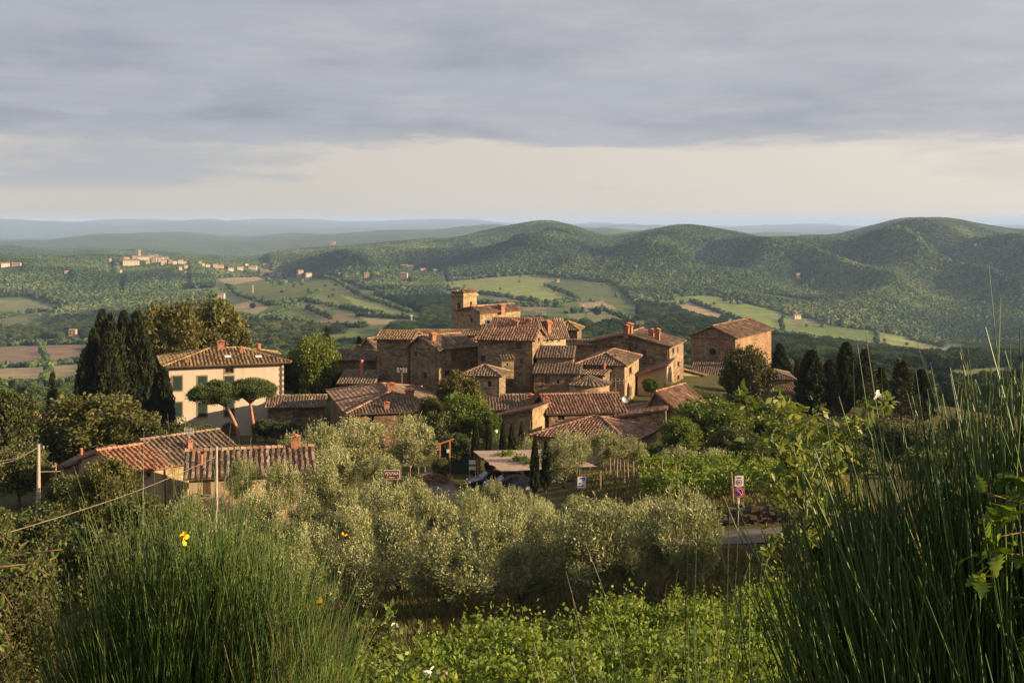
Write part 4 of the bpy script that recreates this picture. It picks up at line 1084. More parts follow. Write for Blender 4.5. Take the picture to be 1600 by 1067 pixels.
house('low_house', 'low roofed house below the grey roof with tall red flue', 530, 582, 599, 152, 4, 'shed', 1.9, L=5, ry=577, wall='stone', tile='tile_grey', chims=[(565, 588, 5, 26, 'pot')])
house('dark_house', 'tall windowless dark stone house with yellow lichen tiles', 589, 642, 530, 158, 6, 'x', 1.15, L=7, ry=516, wall='stone', tile='tile_lichen', wins=[('f', 625, 575, 4, 6, 'dark')])
house('rear_roof_house', 'house with mossy ridge seen above the gabled house', 646, 742, 524, 170, 4, 'x', 1.0, L=7, ry=515, wall='stone', tile='tile_lichen')
house('gable_end_house', 'stone house with gable end, red chimney and shuttered windows', 641, 686, 545, 152, 48, 'y', 1.75, C=746, ry=524, wall='stone', tile='tile', rp=0.36, chims=[(676, 532, 9, 13)],
      wins=[('r', 709, 557, 8, 14, 'wood'), ('r', 699, 583, 8, 9, 'dark'), ('f', 650, 553, 3, 8, 'dark'), ('f', 664, 587, 5, 11, 'dark'), ('f', 680, 559, 2.5, 4, 'dark')])
house('tall_house', 'tall stone house with sunlit right wall and reddish tile roof', 747, 832, 531, 150, 12, 'x', 1.85, C=849, ry=508, wall='stone', tile='tile_red', chims=[(805, 510, 8, 10)],
      wins=[('f', 811, 540, 10, 12, 'wood'), ('f', 815, 565, 5, 8, 'dark'), ('f', 797, 600, 8, 11, 'wood'), ('f', 755, 560, 7, 9, 'dark'), ('r', 842, 530, 3, 8, 'dark')])
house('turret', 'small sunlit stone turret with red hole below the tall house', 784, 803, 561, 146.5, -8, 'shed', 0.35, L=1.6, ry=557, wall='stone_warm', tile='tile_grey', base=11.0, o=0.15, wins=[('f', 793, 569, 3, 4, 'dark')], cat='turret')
house('porch_house', 'little house with pyramid tile roof left of the turret', 724, 780, 586, 142, 10, 'hip', 1.15, L=4.1, ry=569, wall='stone_grey', tile='tile_grey', wins=[('f', 765, 600, 6, 9, 'dark')])
house('stepped_upper_house', 'upper stepped house with grey tiles and white parapet', 839, 895, 559, 150, 6, 'shed', 1.4, L=4.2, ry=539, wall='stone_grey', tile='tile_grey', o=0.2)
house('stepped_lower_house', 'lower stepped house with dark window under striped tiles', 834, 905, 584, 146, 6, 'shed', 1.3, L=4.0, ry=567, wall='stone', tile='tile_grey', o=0.25, wins=[('f', 855, 594, 8, 12, 'wood'), ('f', 872, 597, 4, 5, 'dark')])
house('right_hip_house', 'house with narrow sunlit white wall and two slit windows', 904, 976, 570, 150, 15, 'hip', 1.6, C=998, ry=547, wall='stone_warm', tile='tile', wins=[('r', 985, 579, 4, 11, 'dark'), ('r', 985, 611, 4, 14, 'wood'), ('f', 940, 592, 6, 9, 'dark')], chims=[(962, 560, 4, 7)])
house('slope_house', 'house with lopsided striped roof above the round apse', 896, 942, 586, 147.5, 20, 'shed', 1.7, L=5, ry=568, wall='stone', tile='tile_grey', chims=[(944, 578, 4, 10, 'pot')])
house('front_row_house', 'front stone house with long reddish striped roof and two low windows', 858, 975, 641, 138, -10, 'x', 1.8, L=7.5, ry=614, wall='stone', tile='tile_red', chims=[(853, 636, 9, 17)], wins=[('f', 877, 652, 11, 9, 'dark'), ('f', 969, 651, 10, 9, 'dark')])
house('side_shed', 'low shed with sloping red roof right of the front stone house', 966, 1040, 652, 136, 10, 'shedl', 0.9, L=7, wall='stone', tile='tile_red')
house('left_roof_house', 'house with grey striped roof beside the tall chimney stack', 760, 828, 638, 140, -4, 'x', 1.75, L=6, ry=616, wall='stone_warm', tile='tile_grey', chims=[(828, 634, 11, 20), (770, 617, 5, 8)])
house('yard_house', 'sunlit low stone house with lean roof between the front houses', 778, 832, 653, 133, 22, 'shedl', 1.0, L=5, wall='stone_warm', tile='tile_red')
house('pyramid_roof_house', 'nearest house with pyramid roof, dark striped front and red right slope', 836, 981, 690, 122, 25, 'hip', 1.75, L=9.2, ry=650, wall='plaster_tan', tile='tile_red', o=0.45, sp=0.36, tl=0.42, rows=True, wins=[('r', 1000, 697, 6, 7, 'dark')])
house('big_gable_house', 'large stone house with wide gable, four chimneys and shuttered balcony window', 908, 1046, 541, 165, 20, 'y', 1.9, C=1068, ry=520, wall='stone', tile='tile', rp=0.52,
      chims=[(981, 524, 12, 18), (953, 533, 8, 16), (940, 536, 7, 9), (1018, 527, 8, 14), (1027, 532, 8, 20)], wins=[('f', 957, 546, 7, 12, 'open'), ('f', 1006, 553, 8, 14, 'wood'), ('f', 986, 551, 5, 11, 'dark'), ('r', 1052, 548, 3, 9, 'dark'), ('r', 1059, 546, 3, 9, 'wood'), ('r', 1052, 570, 3, 9, 'wood'), ('r', 1060, 569, 3, 9, 'dark'), ('r', 1060, 590, 3, 8, 'dark')])
house('terrace_house', 'low house with sloping roof at the foot of the big gable', 996, 1042, 588, 157, 14, 'shedl', 1.4, C=1052, wall='plaster_tan', tile='tile_red')
house('lower_right_house', 'gabled house with dark front and red roof sloping right', 1012, 1058, 640, 138, 32, 'y', 1.7, C=1100, ry=610, wall='stone', tile='tile_red', rp=0.3, chims=[(1029, 621, 6, 9, 'pot')])
house('church', 'tall stone church with pediment, round window and sunlit side', 1080, 1149, 527, 195, 30, 'y', 1.95, C=1205, ry=508, wall='brick', tile='tile', o=0.45, sp=0.5, cat='church')
house('church_annex', 'low annex with grey roof under the church front', 1080, 1136, 587, 183, 14, 'shed', 2.1, L=6, ry=566, wall='stone', tile='tile_grey')
house('church_yard_house', 'small sunlit house with lean roof left of the church annex', 1063, 1100, 585, 178, -25, 'shedr', 1.1, L=6, wall='stone_warm', tile='tile_grey', wins=[('f', 1088, 595, 5, 12, 'dark')])
house('barn', 'barn with striped roof behind the domed oak', 1190, 1240, 592, 172, 5, 'hip', 1.3, L=7, ry=578, wall='brick', tile='tile_grey')
house('red_shed', 'shed with bright red lean roof among the cypresses', 1206, 1249, 616, 160, 4, 'shed', 1.2, L=4, ry=602, wall='stone', tile='tile_red')
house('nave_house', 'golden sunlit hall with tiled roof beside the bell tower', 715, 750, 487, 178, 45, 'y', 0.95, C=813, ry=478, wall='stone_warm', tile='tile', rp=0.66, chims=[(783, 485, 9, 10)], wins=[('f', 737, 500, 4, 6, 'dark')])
house('linking_house', 'low tiled roof in front of the golden hall', 770, 842, 508, 172, 6, 'x', 0.7, L=5, wall='stone', tile='tile_red', chims=[(800, 507, 7, 9), (826, 507, 8, 10)])
house('back_sunlit_house', 'sunlit pale house with three windows behind the tall house', 842, 849, 523, 163, 48, 'shedr', 1.6, C=884, wall='plaster_tan', tile='tile', chims=[(856, 516, 8, 16)], wins=[('r', 855, 530, 4, 9, 'green'), ('r', 863, 529, 4, 9, 'green'), ('r', 873, 528, 4, 10, 'green')])
house('far_hip_house', 'small far house with yellowish pyramid roof right of the chimneys', 866, 902, 514, 180, 12, 'hip', 1.15, L=4, ry=501, wall='stone', tile='tile_lichen')
house('low_back_house', 'low striped roof below the small pyramid roof', 880, 928, 538, 168, 3, 'x', 0.8, L=5, ry=530, wall='stone', tile='tile_grey')

# bell tower
tw, ti = house('bell_tower', 'square stone bell tower rising above the village roofs', 706, 724, 457, 185, 40, 'hip', 0.25, C=745, wall='stone_warm', tile='tile_grey', o=0.12, wins=[('f', 717, 482, 4, 17, 'dark'), ('r', 736, 474, 3, 6, 'dark')], cat='tower', sp=0.5)
cb = MB(); c0 = ti['P'](ti['W'] / 2, ti['L'] / 2, ti['ze'] - 0.62)
for k, (gr, hh) in enumerate(((0.12, 0.06), (0.22, 0.07), (0.16, 0.05))):
    cb.box(c0 + UP * (0.13 * k), ti['ex'] * (ti['W'] / 2 + gr), ti['fy'] * (ti['L'] / 2 + gr), UP * hh)
cb.build('cornice', M['stone_warm'], tw, ti['org'])

# church details: oculus, pediment cornice, corner pilasters
chr_ = bpy.data.objects['church']; Y0 = 195.0
th = math.radians(30); exc = np.array([math.cos(th), -math.sin(th), 0]); fyc = np.array([math.sin(th), math.cos(th), 0])
Bc = at(1149, 527, Y0); orgc = np.array(chr_.location); hO = plane_hit(1114, 550, Bc, -fyc)
b = MB(); ring = [hO - fyc * 0.05 + exc * 0.75 * math.cos(t) + UP * 0.75 * math.sin(t) for t in np.linspace(0, 2 * math.pi, 21)]
b.tube(ring, 0.16, 6, cap=False); oc_ = b.build('round_window', M['trim'], chr_, orgc)
b = MB(); b.poly([hO - fyc * 0.03 + exc * 0.75 * math.cos(t) + UP * 0.75 * math.sin(t) for t in np.linspace(0, 2 * math.pi, 20, endpoint=False)]); b.build('pane', M['pane'], oc_, orgc)
Wc = np.linalg.norm((Bc - np.append(orgc[:2], Bc[2]))[:2]); b = MB()
b.box(np.append(orgc[:2], Bc[2] - 0.15) + exc * Wc / 2 - fyc * 0.1, exc * (Wc / 2 + 0.15), fyc * 0.14, UP * 0.14); b.build('cornice', M['brick'], chr_, orgc)
for u in (0.35, Wc - 0.35):
    b = MB(); b.box(np.append(orgc[:2], (Bc[2] + orgc[2]) / 2 - 0.2) + exc * u - fyc * 0.04, exc * 0.35, fyc * 0.05, UP * ((Bc[2] - orgc[2]) / 2 - 0.15)); b.build('pilaster', M['brick'], chr_, orgc)

# round apse with a cone of tiles
ap = at(921, 602, 145); R = 2.65; zb = G(ap[0], ap[1] + 2) - 1
aro = empty('round_apse', (ap[0], ap[1] + 1.6, zb), 'round stone apse with conical tile roof', 'apse'); cA = np.array([ap[0], ap[1] + 1.6, 0.0]); oA = np.array(aro.location)
b = MB(); b.tube([cA + UP * zb, cA + UP * ap[2]], R * 0.93, 28); b.build('wall', M['stone_warm'], aro, oA, True)
b = MB(); n = 30; zt = ap[2] + 1.05
for k in range(n):
    a0, a1 = 2 * math.pi * k / n, 2 * math.pi * (k + 1) / n
    p0, p1 = cA + np.array([math.cos(a0) * R, math.sin(a0) * R, ap[2] - 0.06]), cA + np.array([math.cos(a1) * R, math.sin(a1) * R, ap[2] - 0.06])
    b.poly([p0, p1, cA + UP * zt], 0.3); b.poly([p1, p0, cA + UP * (ap[2] - 0.12)], 0.1)
ra = b.build('roof', M['tile_grey'], aro, oA)
b = MB(); rr = np.random.default_rng(5)
for k in range(n):
    a = 2 * math.pi * (k + 0.5) / n; d = np.array([math.cos(a), math.sin(a), 0.0]); pe = cA + d * (R + 0.05) + UP * (ap[2] - 0.05); pt_ = cA + UP * zt; L_ = pt_ - pe
    for j in range(5):
        half_round(b, pe + L_ * j / 5.4, pe + L_ * (j + 1.1) / 5.4, 0.17 * (1 - 0.16 * j), rr.random(), nrm(np.cross(np.cross(d, UP), -L_)) if False else nrm(d * 1.05 + UP * R))
tag(b.build('roof_tiles', M['tile_grey'], ra, oA), kind='stuff')

# television aerials and the white air conditioner
def aerial(px, base, top, Y, label):
    p = at(px, base, Y); q = at(px, top, Y); o_ = empty('tv_aerial', p, label, 'aerial'); b = MB(); b.tube([p - UP * 0.6, q], 0.035, 5); b.build('mast', M['metal'], o_, p)
    b = MB(); L_ = np.linalg.norm(q - p) * 0.3
    b.tube([q + np.array([-L_, 0.2, -0.1]), q + np.array([L_, -0.2, -0.1])], 0.025, 4)
    for k in range(7):
        c = q + np.array([-L_ + 2 * L_ * k / 6, 0.2 - 0.4 * k / 6, -0.1]); b.tube([c - UP * 0.28, c + UP * 0.28], 0.015, 4)
    b.build('antenna_rods', M['metal'], o_, p)
aerial(628, 602, 577, 140, 'television aerial on the broad hipped roof with four chimneys')
aerial(295, 698, 690 - 18, 98, 'television aerial beside the small chimney of the farmhouse')
aerial(962, 655, 594, 137, 'tall thin aerial mast at the right end of the front roof')
aerial(845, 512, 488, 165, 'thin aerial on the back roof by the chimneys')
aerial(1000, 520, 503, 168, 'small aerial on the ridge of the big gable house')
q = at(762, 502, 176); b = MB(); b.abox(q[0] - 0.42, q[0] + 0.42, q[1] - 0.3, q[1] + 0.3, q[2] - 0.4, q[2] + 0.25); ac = empty('air_conditioner', q - UP * 0.4, 'white air conditioner box on the roof near the bell tower', 'air conditioner'); b.build('casing', M['white'], ac, q - UP * 0.4)
b = MB(); b.tube([q + np.array([0.1, -0.31, -0.07]), q + np.array([0.1, -0.33, -0.07])], 0.22, 12); b.build('fan_grille', M['rust'], ac, q - UP * 0.4)
q = at(977, 624, 148.5); b = MB(); ds = empty('satellite_dish', q, 'grey satellite dish on the narrow sunlit white wall', 'satellite dish')
nd = nrm(np.array([0.3, -1, 0.35])); a_ = nrm(np.cross(nd, UP)); c_ = np.cross(a_, nd)
prev = [q - nd * 0.12] * 16
for k, (rd, dp) in enumerate(((0.2, -0.08), (0.36, 0.0), (0.46, 0.08))):
    cur = [q + nd * dp + (a_ * math.cos(t) + c_ * math.sin(t)) * rd for t in np.linspace(0, 2 * math.pi, 16, endpoint=False)]
    for i in range(16): b.poly([prev[i], prev[(i + 1) % 16], cur[(i + 1) % 16], cur[i]] if k else [prev[0], cur[(i + 1) % 16], cur[i]])
    prev = cur
b.build('dish', M['metal'], ds, q); b = MB(); b.tube([q - nd * 0.1, q + np.array([0.1, 0.6, -0.2])], 0.03, 5); b.build('arm', M['metal'], ds, q)

# ------------------------------------------------------------------ trees and shrubs round the village
def T(kind, px, Y, top, w, name, label, **k): return tree(kind, px, Y, top, w, name, label, **k)
# cypresses left of the villa
for (px, Y, top, w, lab) in [(160, 146, 487, 40, 'tall leftmost-peaked cypress at the back of the dark clump'), (173, 143, 494, 34, 'cypress behind the front one in the dark clump'), (193, 148, 489, 38, 'tall cypress in the middle of the dark clump'), (214, 145, 490, 46, 'broad tall cypress nearest the big tree'),
                             (168, 136, 523, 44, 'shorter cypress at the front of the dark clump'), (146, 139, 516, 34, 'cypress on the left flank of the clump'), (185, 138, 524, 34, 'narrow short cypress in front of the clump'), (227, 140, 528, 36, 'cypress on the right flank of the clump'), (133, 136, 548, 32, 'lowest cypress at the left foot of the clump'), (205, 139, 560, 40, 'low cypress in front of the broad one'), (255, 140, 576, 30, 'slim cypress standing against the villa corner')]:
    T('cypress', px, Y, top, w, 'cypress_tree', lab, group='cypresses left of the villa')
# big trees behind the villa
T('autumn', 258, 172, 471, 150, 'broadleaf_tree', 'large brownish green tree between the cypresses and the villa roof'); T('oakgreen', 320, 175, 463, 145, 'broadleaf_tree', 'tallest bushy tree behind the villa chimneys')
T('autumn', 300, 168, 502, 120, 'broadleaf_tree', 'russet green tree just above the villa ridge'); T('oakgreen', 362, 172, 505, 84, 'broadleaf_tree', 'small tree behind the right end of villa roof')
T('broad', 490, 158, 522, 88, 'broadleaf_tree', 'bright green leafy tree right of the villa'); T('shrub', 462, 160, 548, 60, 'broadleaf_tree', 'darker tree tucked beside the villa roof'); T('shrub', 520, 160, 575, 50, 'broadleaf_tree', 'dark tree before the low grey roofed house')
T('conifer', 511, 185, 508, 26, 'conifer_tree', 'pointed conifer top behind the bright green tree'); T('conifer', 561, 190, 524, 24, 'conifer_tree', 'small conifer behind the gabled stone house'); T('conifer', 82, 160, 578, 34, 'conifer_tree', 'dark tiered conifer left of the cypress clump'); T('conifer', 48, 170, 614, 12, 'conifer_tree', 'tiny conifer in the left meadow')
# left edge
T('oakgreen', 150, 112, 612, 190, 'oak_tree', 'large round oak in front of the cypress clump', var=0); T('oakgreen', 212, 110, 640, 100, 'oak_tree', 'smaller oak to the right of the large round oak', var=1); T('oakgreen', 92, 112, 640, 90, 'oak_tree', 'oak beside the small house at far left', var=2)
T('shrub', 5, 105, 600, 110, 'broadleaf_tree', 'leafy tree cut off by the left edge'); T('shrub', 30, 98, 690, 110, 'shrub', 'dark bushes behind the left concrete pole', cat='shrub'); T('shrub', 108, 82, 740, 80, 'shrub', 'dark bush right of the left concrete pole', cat='shrub')
T('oakgreen', 165, 72, 715, 110, 'broadleaf_tree', 'young tree in front of the orange tiled wing', var=1); T('shrub', 60, 66, 785, 150, 'shrub', 'broad dark bush at left below the pole', cat='shrub'); T('shrub', 215, 66, 770, 110, 'shrub', 'dark bush behind the left broom', cat='shrub'); T('shrub', -30, 62, 775, 110, 'shrub', 'dark bush at the left edge', cat='shrub'); T('shrub', 130, 52, 815, 150, 'shrub', 'low dark bush behind the left broom tips', cat='shrub'); T('shrub', 20, 46, 860, 150, 'shrub', 'dim bush low at the left edge', cat='shrub'); T('holm', 0, 30, 915, 190, 'shrub', 'added bush, dark leaves in place of shade, under the plum twigs', cat='shrub'); T('holm', -60, 20, 965, 200, 'shrub', 'added bush, dark leaves in place of shade, at the lower left corner', cat='shrub')  # both holm bushes are added, their darker leaves stand in for shade
T('olive', 295, 74, 775, 90, 'olive_tree', 'olive below the farmhouse yard', group='olives round the cottages'); T('shrub', 275, 108, 655, 90, 'shrub', 'dark hedge bush under the villa left windows', cat='shrub', base=1.5); T('shrub', 320, 128, 662, 60, 'shrub', 'round garden bush below the villa', cat='shrub'); T('shrub', 415, 135, 655, 46, 'shrub', 'clipped dark bush right of the stone pines', cat='shrub'); T('shrub', 450, 134, 657, 50, 'shrub', 'clipped bush by the long outbuilding', cat='shrub'); T('broad', 240, 120, 668, 60, 'shrub', 'green bush at the foot of the cypresses', cat='shrub')
# olives near the houses
for (px, Y, top, w, lab) in [(555, 112, 655, 120, 'big pale olive before the house with four chimneys'), (500, 108, 662, 80, 'olive left of the big pale olive'), (645, 114, 652, 84, 'round olive right of the big pale olive'), (455, 104, 680, 60, 'small olive behind the cottage chimney'), (520, 100, 700, 90, 'olive right of the striped cottage roof'), (590, 100, 712, 80, 'olive behind the brown place sign'),
                             (378, 80, 716, 60, 'slender olive in front of the cottage roof'), (442, 80, 722, 76, 'olive in front of the cottage right half'), (405, 76, 762, 80, 'low olive below the cottage window'), (500, 84, 728, 84, 'olive at the right corner of the cottage'), (880, 98, 677, 74, 'tall olive at the right end of the carport'), (905, 104, 678, 44, 'olive behind the tall olive by the carport'), (945, 112, 672, 70, 'olive before the pyramid roofed house'), (985, 113, 684, 60, 'olive at the right corner of the pyramid roofed house'), (780, 117, 684, 50, 'pale olive between the slim cypresses'), (820, 117, 684, 60, 'pale olive behind the slim cypresses')]:
    T('olive', px, Y, top, w, 'olive_tree', lab, group='olives round the houses')
# the grove
GROVE = [(560, 54, 850, 150), (700, 54, 830, 200), (818, 55, 850, 140), (925, 54, 792, 205), (1065, 54, 766, 170), (990, 55, 830, 120), (480, 60, 828, 150), (620, 60, 808, 150), (770, 60, 800, 150), (868, 61, 806, 130), (1000, 60, 786, 140), (1100, 59, 792, 80),
         (420, 66, 806, 130), (540, 66, 790, 130), (680, 67, 776, 130), (790, 67, 782, 120), (900, 66, 800, 110), (480, 74, 778, 110), (600, 74, 752, 120), (645, 76, 752, 100), (735, 74, 768, 110), (835, 75, 778, 100), (950, 74, 782, 100), (1020, 72, 778, 90), (550, 83, 764, 96), (628, 84, 760, 84), (345, 64, 815, 120), (905, 80, 776, 76), (400, 58, 838, 130), (300, 56, 842, 130), (440, 52, 860, 140), (845, 70, 790, 90), (745, 84, 775, 60), (1090, 66, 775, 70), (772, 88, 750, 60), (800, 90, 762, 60), (715, 88, 772, 50)]
ORD = 'first second third fourth fifth sixth seventh eighth ninth tenth eleventh twelfth'.split() + ['%dth' % k for k in range(13, 40)]
seen_row = {}
for (px, Y, top, w) in sorted(GROVE):
    row = 'front' if Y < 57 else 'second' if Y < 63 else 'third' if Y < 71 else 'fourth' if Y < 80 else 'back'
    seen_row[row] = seen_row.get(row, -1) + 1
    T('olive', px, Y, top, w * 0.8, 'olive_tree', 'silver green olive in the %s row of the grove, %s from the left' % (row, ORD[seen_row[row]]), group='olive grove')
# slim cypresses by the carport
for (px, Y, top, w, lab) in [(743, 113, 655, 13, 'slim cypress at the left corner of the carport'), (764, 114, 658, 12, 'second slim cypress behind the carport roof'), (786, 115, 660, 11, 'third slim cypress behind the carport roof'), (800, 116, 662, 12, 'fourth slim cypress behind the carport roof'), (815, 117, 660, 11, 'fifth slim cypress behind the carport roof'), (836, 97, 680, 13, 'slim cypress in front of the carport, left one'), (853, 97.5, 688, 13, 'slim cypress in front of the carport, right one'), (897, 112, 672, 9, 'slim cypress right of the tall olive')]:
    T('cypress', px, Y, top, w, 'slim_cypress', lab, group='slim cypresses round the carport')
# village greenery
T('broad', 727, 124, 607, 84, 'broadleaf_tree', 'bright green tree in the village yard below the gable end', var=0); T('autumn', 718, 133, 580, 84, 'broadleaf_tree', 'russet tree against the gable end house', var=1); T('shrub', 690, 122, 640, 70, 'broadleaf_tree', 'dark tree left of the bright yard tree'); T('broad', 765, 121, 640, 46, 'broadleaf_tree', 'small leafy tree right of the bright yard tree'); T('autumn', 672, 127, 618, 40, 'shrub', 'russet bush on the edge of hipped roof', cat='shrub'); T('shrub', 690, 109.5, 714, 34, 'shrub', 'small dark bush at the foot of the timber gateway', cat='shrub'); T('shrub', 1275, 62, 808, 110, 'shrub', 'dark bush before the road at the broom edge', cat='shrub'); T('shrub', 1370, 61, 800, 120, 'shrub', 'dark bush before the road behind the broom', cat='shrub'); T('shrub', 712, 117, 676, 60, 'shrub', 'dark hedge behind the timber gateway', cat='shrub')
T('holm', 1168, 158, 538, 94, 'holm_oak', 'dark dome-shaped holm oak before the church', cat='tree', base=3.6); T('shrub', 1105, 148, 610, 60, 'shrub', 'dark bushes left of the domed oak', cat='shrub'); T('shrub', 1215, 150, 612, 70, 'shrub', 'dark bushes under the red shed', cat='shrub'); T('shrub', 1140, 165, 585, 40, 'shrub', 'bush between the annex and the domed oak', cat='shrub'); T('broad', 1112, 126, 622, 140, 'broadleaf_tree', 'large bright green tree below the domed oak', var=1); T('broad', 1195, 130, 624, 120, 'broadleaf_tree', 'green tree right of the large bright one', var=2); T('broad', 1062, 122, 648, 70, 'broadleaf_tree', 'green tree left of the large bright one', var=0); T('broad', 1245, 122, 652, 100, 'broadleaf_tree', 'green tree behind the rose branches', var=1); T('shrub', 1150, 116, 668, 90, 'shrub', 'dark undergrowth below the large green tree', cat='shrub'); T('broad', 1025, 118, 690, 40, 'shrub', 'bush at the corner of the pyramid roofed house', cat='shrub')
T('broad', 1062, 150, 596, 70, 'shrub', 'green vine thicket on the terrace wall', cat='shrub', base=7.0); T('broad', 1088, 148, 606, 40, 'shrub', 'green thicket right of the terrace', cat='shrub', base=6.0); T('broad', 1018, 152, 588, 30, 'shrub', 'bright creeper on the terrace roof', cat='shrub', base=8.0)
for (px, Y, top, w, lab) in [(1218, 186, 537, 24, 'cypress touching the right wall of the church'), (1233, 180, 565, 9, 'thin cypress in the gap right of the church'), (1245, 180, 561, 10, 'second thin cypress in the gap'), (1268, 150, 548, 42, 'broad dark cypress right of the red shed'), (1297, 156, 562, 34, 'ragged cypress second from the red shed'), (1322, 158, 536, 34, 'tall cypress third from the red shed'), (1320, 152, 566, 22, 'short cypress before the tall third one'), (1376, 160, 574, 22, 'short pointed cypress in the right row'), (1440, 150, 578, 34, 'rightmost cypress behind the tall broom'), (1285, 165, 575, 14, 'slim cypress between the broad and ragged ones')]:
    T('cypress', px, Y, top, w, 'cypress_tree', lab, group='cypresses right of the church')
T('conifer', 1352, 154, 542, 56, 'conifer_tree', 'tiered conifer in the row of cypresses on the right', var=0); T('conifer', 1409, 148, 560, 66, 'conifer_tree', 'wide tiered conifer near the right brooms', var=1); T('conifer', 1300, 150, 572, 40, 'conifer_tree', 'ragged conifer beside the broad dark cypress', var=1)
for (px, Y, top, w, lab) in [(1300, 128, 655, 110, 'dark bushes below the cypress row'), (1370, 130, 650, 110, 'dark bushes right below the cypress row'), (1440, 125, 660, 110, 'bushes behind the right broom'), (1520, 135, 650, 120, 'bushes at the far right behind broom'), (1330, 112, 690, 100, 'bush behind the rose stems'), (1460, 105, 700, 120, 'low bush behind the tall broom stems'), (1560, 110, 690, 140, 'low bush at the right edge')]:
    T('shrub', px, Y, top, w, 'shrub', lab, cat='shrub', group='bushes on the right')
for (px, Y, top, w, lab) in [(1060, 108, 700, 90, 'silvery bush behind the vineyard posts'), (1120, 104, 704, 80, 'silvery bush at the right end of the vineyard')]:
    T('olive', px, Y, top, w, 'shrub', lab, cat='shrub')
# trees standing out of frame to the right, whose long shadows cross the foot of the grove
for (x, y, h, w) in [(26, 37, 6.6, 3.2), (27, 42, 7.0, 3.4), (26.5, 47, 7.2, 3.4), (28, 52, 7.4, 3.5), (29.5, 57, 7.0, 3.4), (31, 62, 6.0, 3.0)]:
    vs = TREE['oakgreen'][int(x) % 3]; o = empty('oak_tree', (x, y, G(x, y)), 'oak standing just right of the picture above the grove', 'tree', 'oaks outside the right edge', rz=x, scale=(w / vs[2], w / vs[2], h / vs[3])); link('trunk', vs[1], o); link('crown', vs[0], o)

# umbrella pines in front of the villa
def stone_pine(trunk_px, crown, Y, label, seed):
    r = np.random.default_rng(seed)
    pts = [at(px, py, Y) for px, py in trunk_px]; zb = G(pts[0][0], Y); pts[0][2] = min(pts[0][2], zb) - 0.3
    o = empty('stone_pine', (pts[0][0], Y, pts[0][2]), label, 'tree', 'umbrella pines before the villa'); org = np.array(o.location)
    b = MB(); b.tube(pts, list(np.linspace(0.24, 0.14, len(pts))), 9)
    (cx, cy, w, hp) = crown; c = at(cx, cy, Y); Rx = w / F * Y / 2; Hh = hp / F * Y
    tips = []
    for k in range(16):
        a = 6.28 * k / 16 + r.random() * 0.3; q = 0.45 + 0.5 * r.random(); e = c + np.array([math.cos(a) * Rx * q, math.sin(a) * Rx * q, 0.15 * Hh * (1 - q)])
        b.tube([pts[-1] - UP * 0.2, (pts[-1] + e) / 2 + UP * 0.06 * Hh, e], [0.08, 0.05, 0.02], 5)
    b.build('trunk', M['pine_bark'], o, org, True)
    nc = 150; ca = r.uniform(0, 6.28, nc); cq = np.sqrt(r.random(nc)) * 0.93; cz = np.where(r.random(nc) < 0.62, Hh * 0.42 * (1 - cq ** 2.2), -Hh * 0.34 * (1 - 0.7 * cq ** 2) * r.random(nc))
    lump = 1 + 0.13 * np.sin(3 * ca + seed) + 0.08 * np.sin(5 * ca)
    Cc = c + np.stack([np.cos(ca) * cq * Rx * lump, np.sin(ca) * cq * Rx * lump, cz], 1); rc = (0.42 + 0.36 * r.random(nc)) * Rx / 2.5
    n = 22000; k = r.integers(0, nc, n); d = rdir(n, r); d[:, 2] = np.abs(d[:, 2]) * 0.75 - 0.12
    P_ = Cc[k] + d * (rc[k] * r.random(n) ** 0.45)[:, None]
    V, Q = leaf_arr(P_, nrm(d + np.array([0, 0, 0.5])), 0.32, 0.06, r, 0.4, 0.6)
    tn = np.clip(0.5 * r.random(nc)[k] + 0.5 * r.random(n), 0, 1)
    tag(link('crown', mesh('pine_crown', V - org, Q, M['pine'], {'r': np.repeat(tn, 4)}), o), kind='stuff')
stone_pine([(375, 684), (370, 668), (361, 648), (352, 632)], (338, 620, 78, 42), 136, 'umbrella pine with leaning trunk before the villa, left one', 3)
stone_pine([(397, 684), (396, 665), (393, 645), (391, 628)], (395, 613, 72, 36), 137, 'umbrella pine with straight trunk before the villa, right one', 4)

# leafy woods on the nearer slopes behind the village
src = bpy.data.objects.new('crown', TREE['shrub'][0][0])
for o_ in bpy.data.objects:
    if o_.name.startswith('crown') and o_.data is TREE['shrub'][0][0] and o_.users_collection: src = o_; break
p_, s_, t_ = wood_points(30000, 620, 1900, 12, 0.75, 1.6, 0.0004)
p_[:, 2] -= s_ * 1.9
gn_wood('valley_wood', p_, s_, t_, src, 'dark woodland filling the valley behind the village')
p_, s_, t_ = wood_points(1500, 300, 620, 13, 0.7, 1.2, 0.0)
p_[:, 2] -= s_ * 1.4
gn_wood('hillside_wood', p_, s_, t_, src, 'trees on the slope just below the village')

# ------------------------------------------------------------------ road, walls, carport, cars, signs
def strip(name, pts, width, mat, label, lift=0.05, n=60):
    pts = np.array(pts, float); d = np.r_[0, np.cumsum(np.linalg.norm(np.diff(pts, axis=0), axis=1))]
    q = np.linspace(0, d[-1], n); c = pchip(d, pts, q); t = nrm(np.gradient(c, axis=0)); s = np.stack([t[:, 1], -t[:, 0]], 1)
    V = []
    for k in np.linspace(-0.5, 0.5, 7):
        p = c + s * width * k; V.append(np.c_[p, G(p[:, 0], p[:, 1]) + lift])
    V = np.stack(V, 1); idn = np.arange(n * 7).reshape(n, 7)
    Q = np.stack([idn[:-1, :-1].ravel(), idn[:-1, 1:].ravel(), idn[1:, 1:].ravel(), idn[1:, :-1].ravel()], 1)
    return tag(link(name, mesh(name, V.reshape(-1, 3), Q, mat, None, True)), label, None, None, 'structure')
rm, N = new_mat('pale_gravel_road'); oc = N.n('ShaderNodeTexCoord').outputs['Object']; a_ = N.noise(oc, 1.2, 6.0, 0.65)
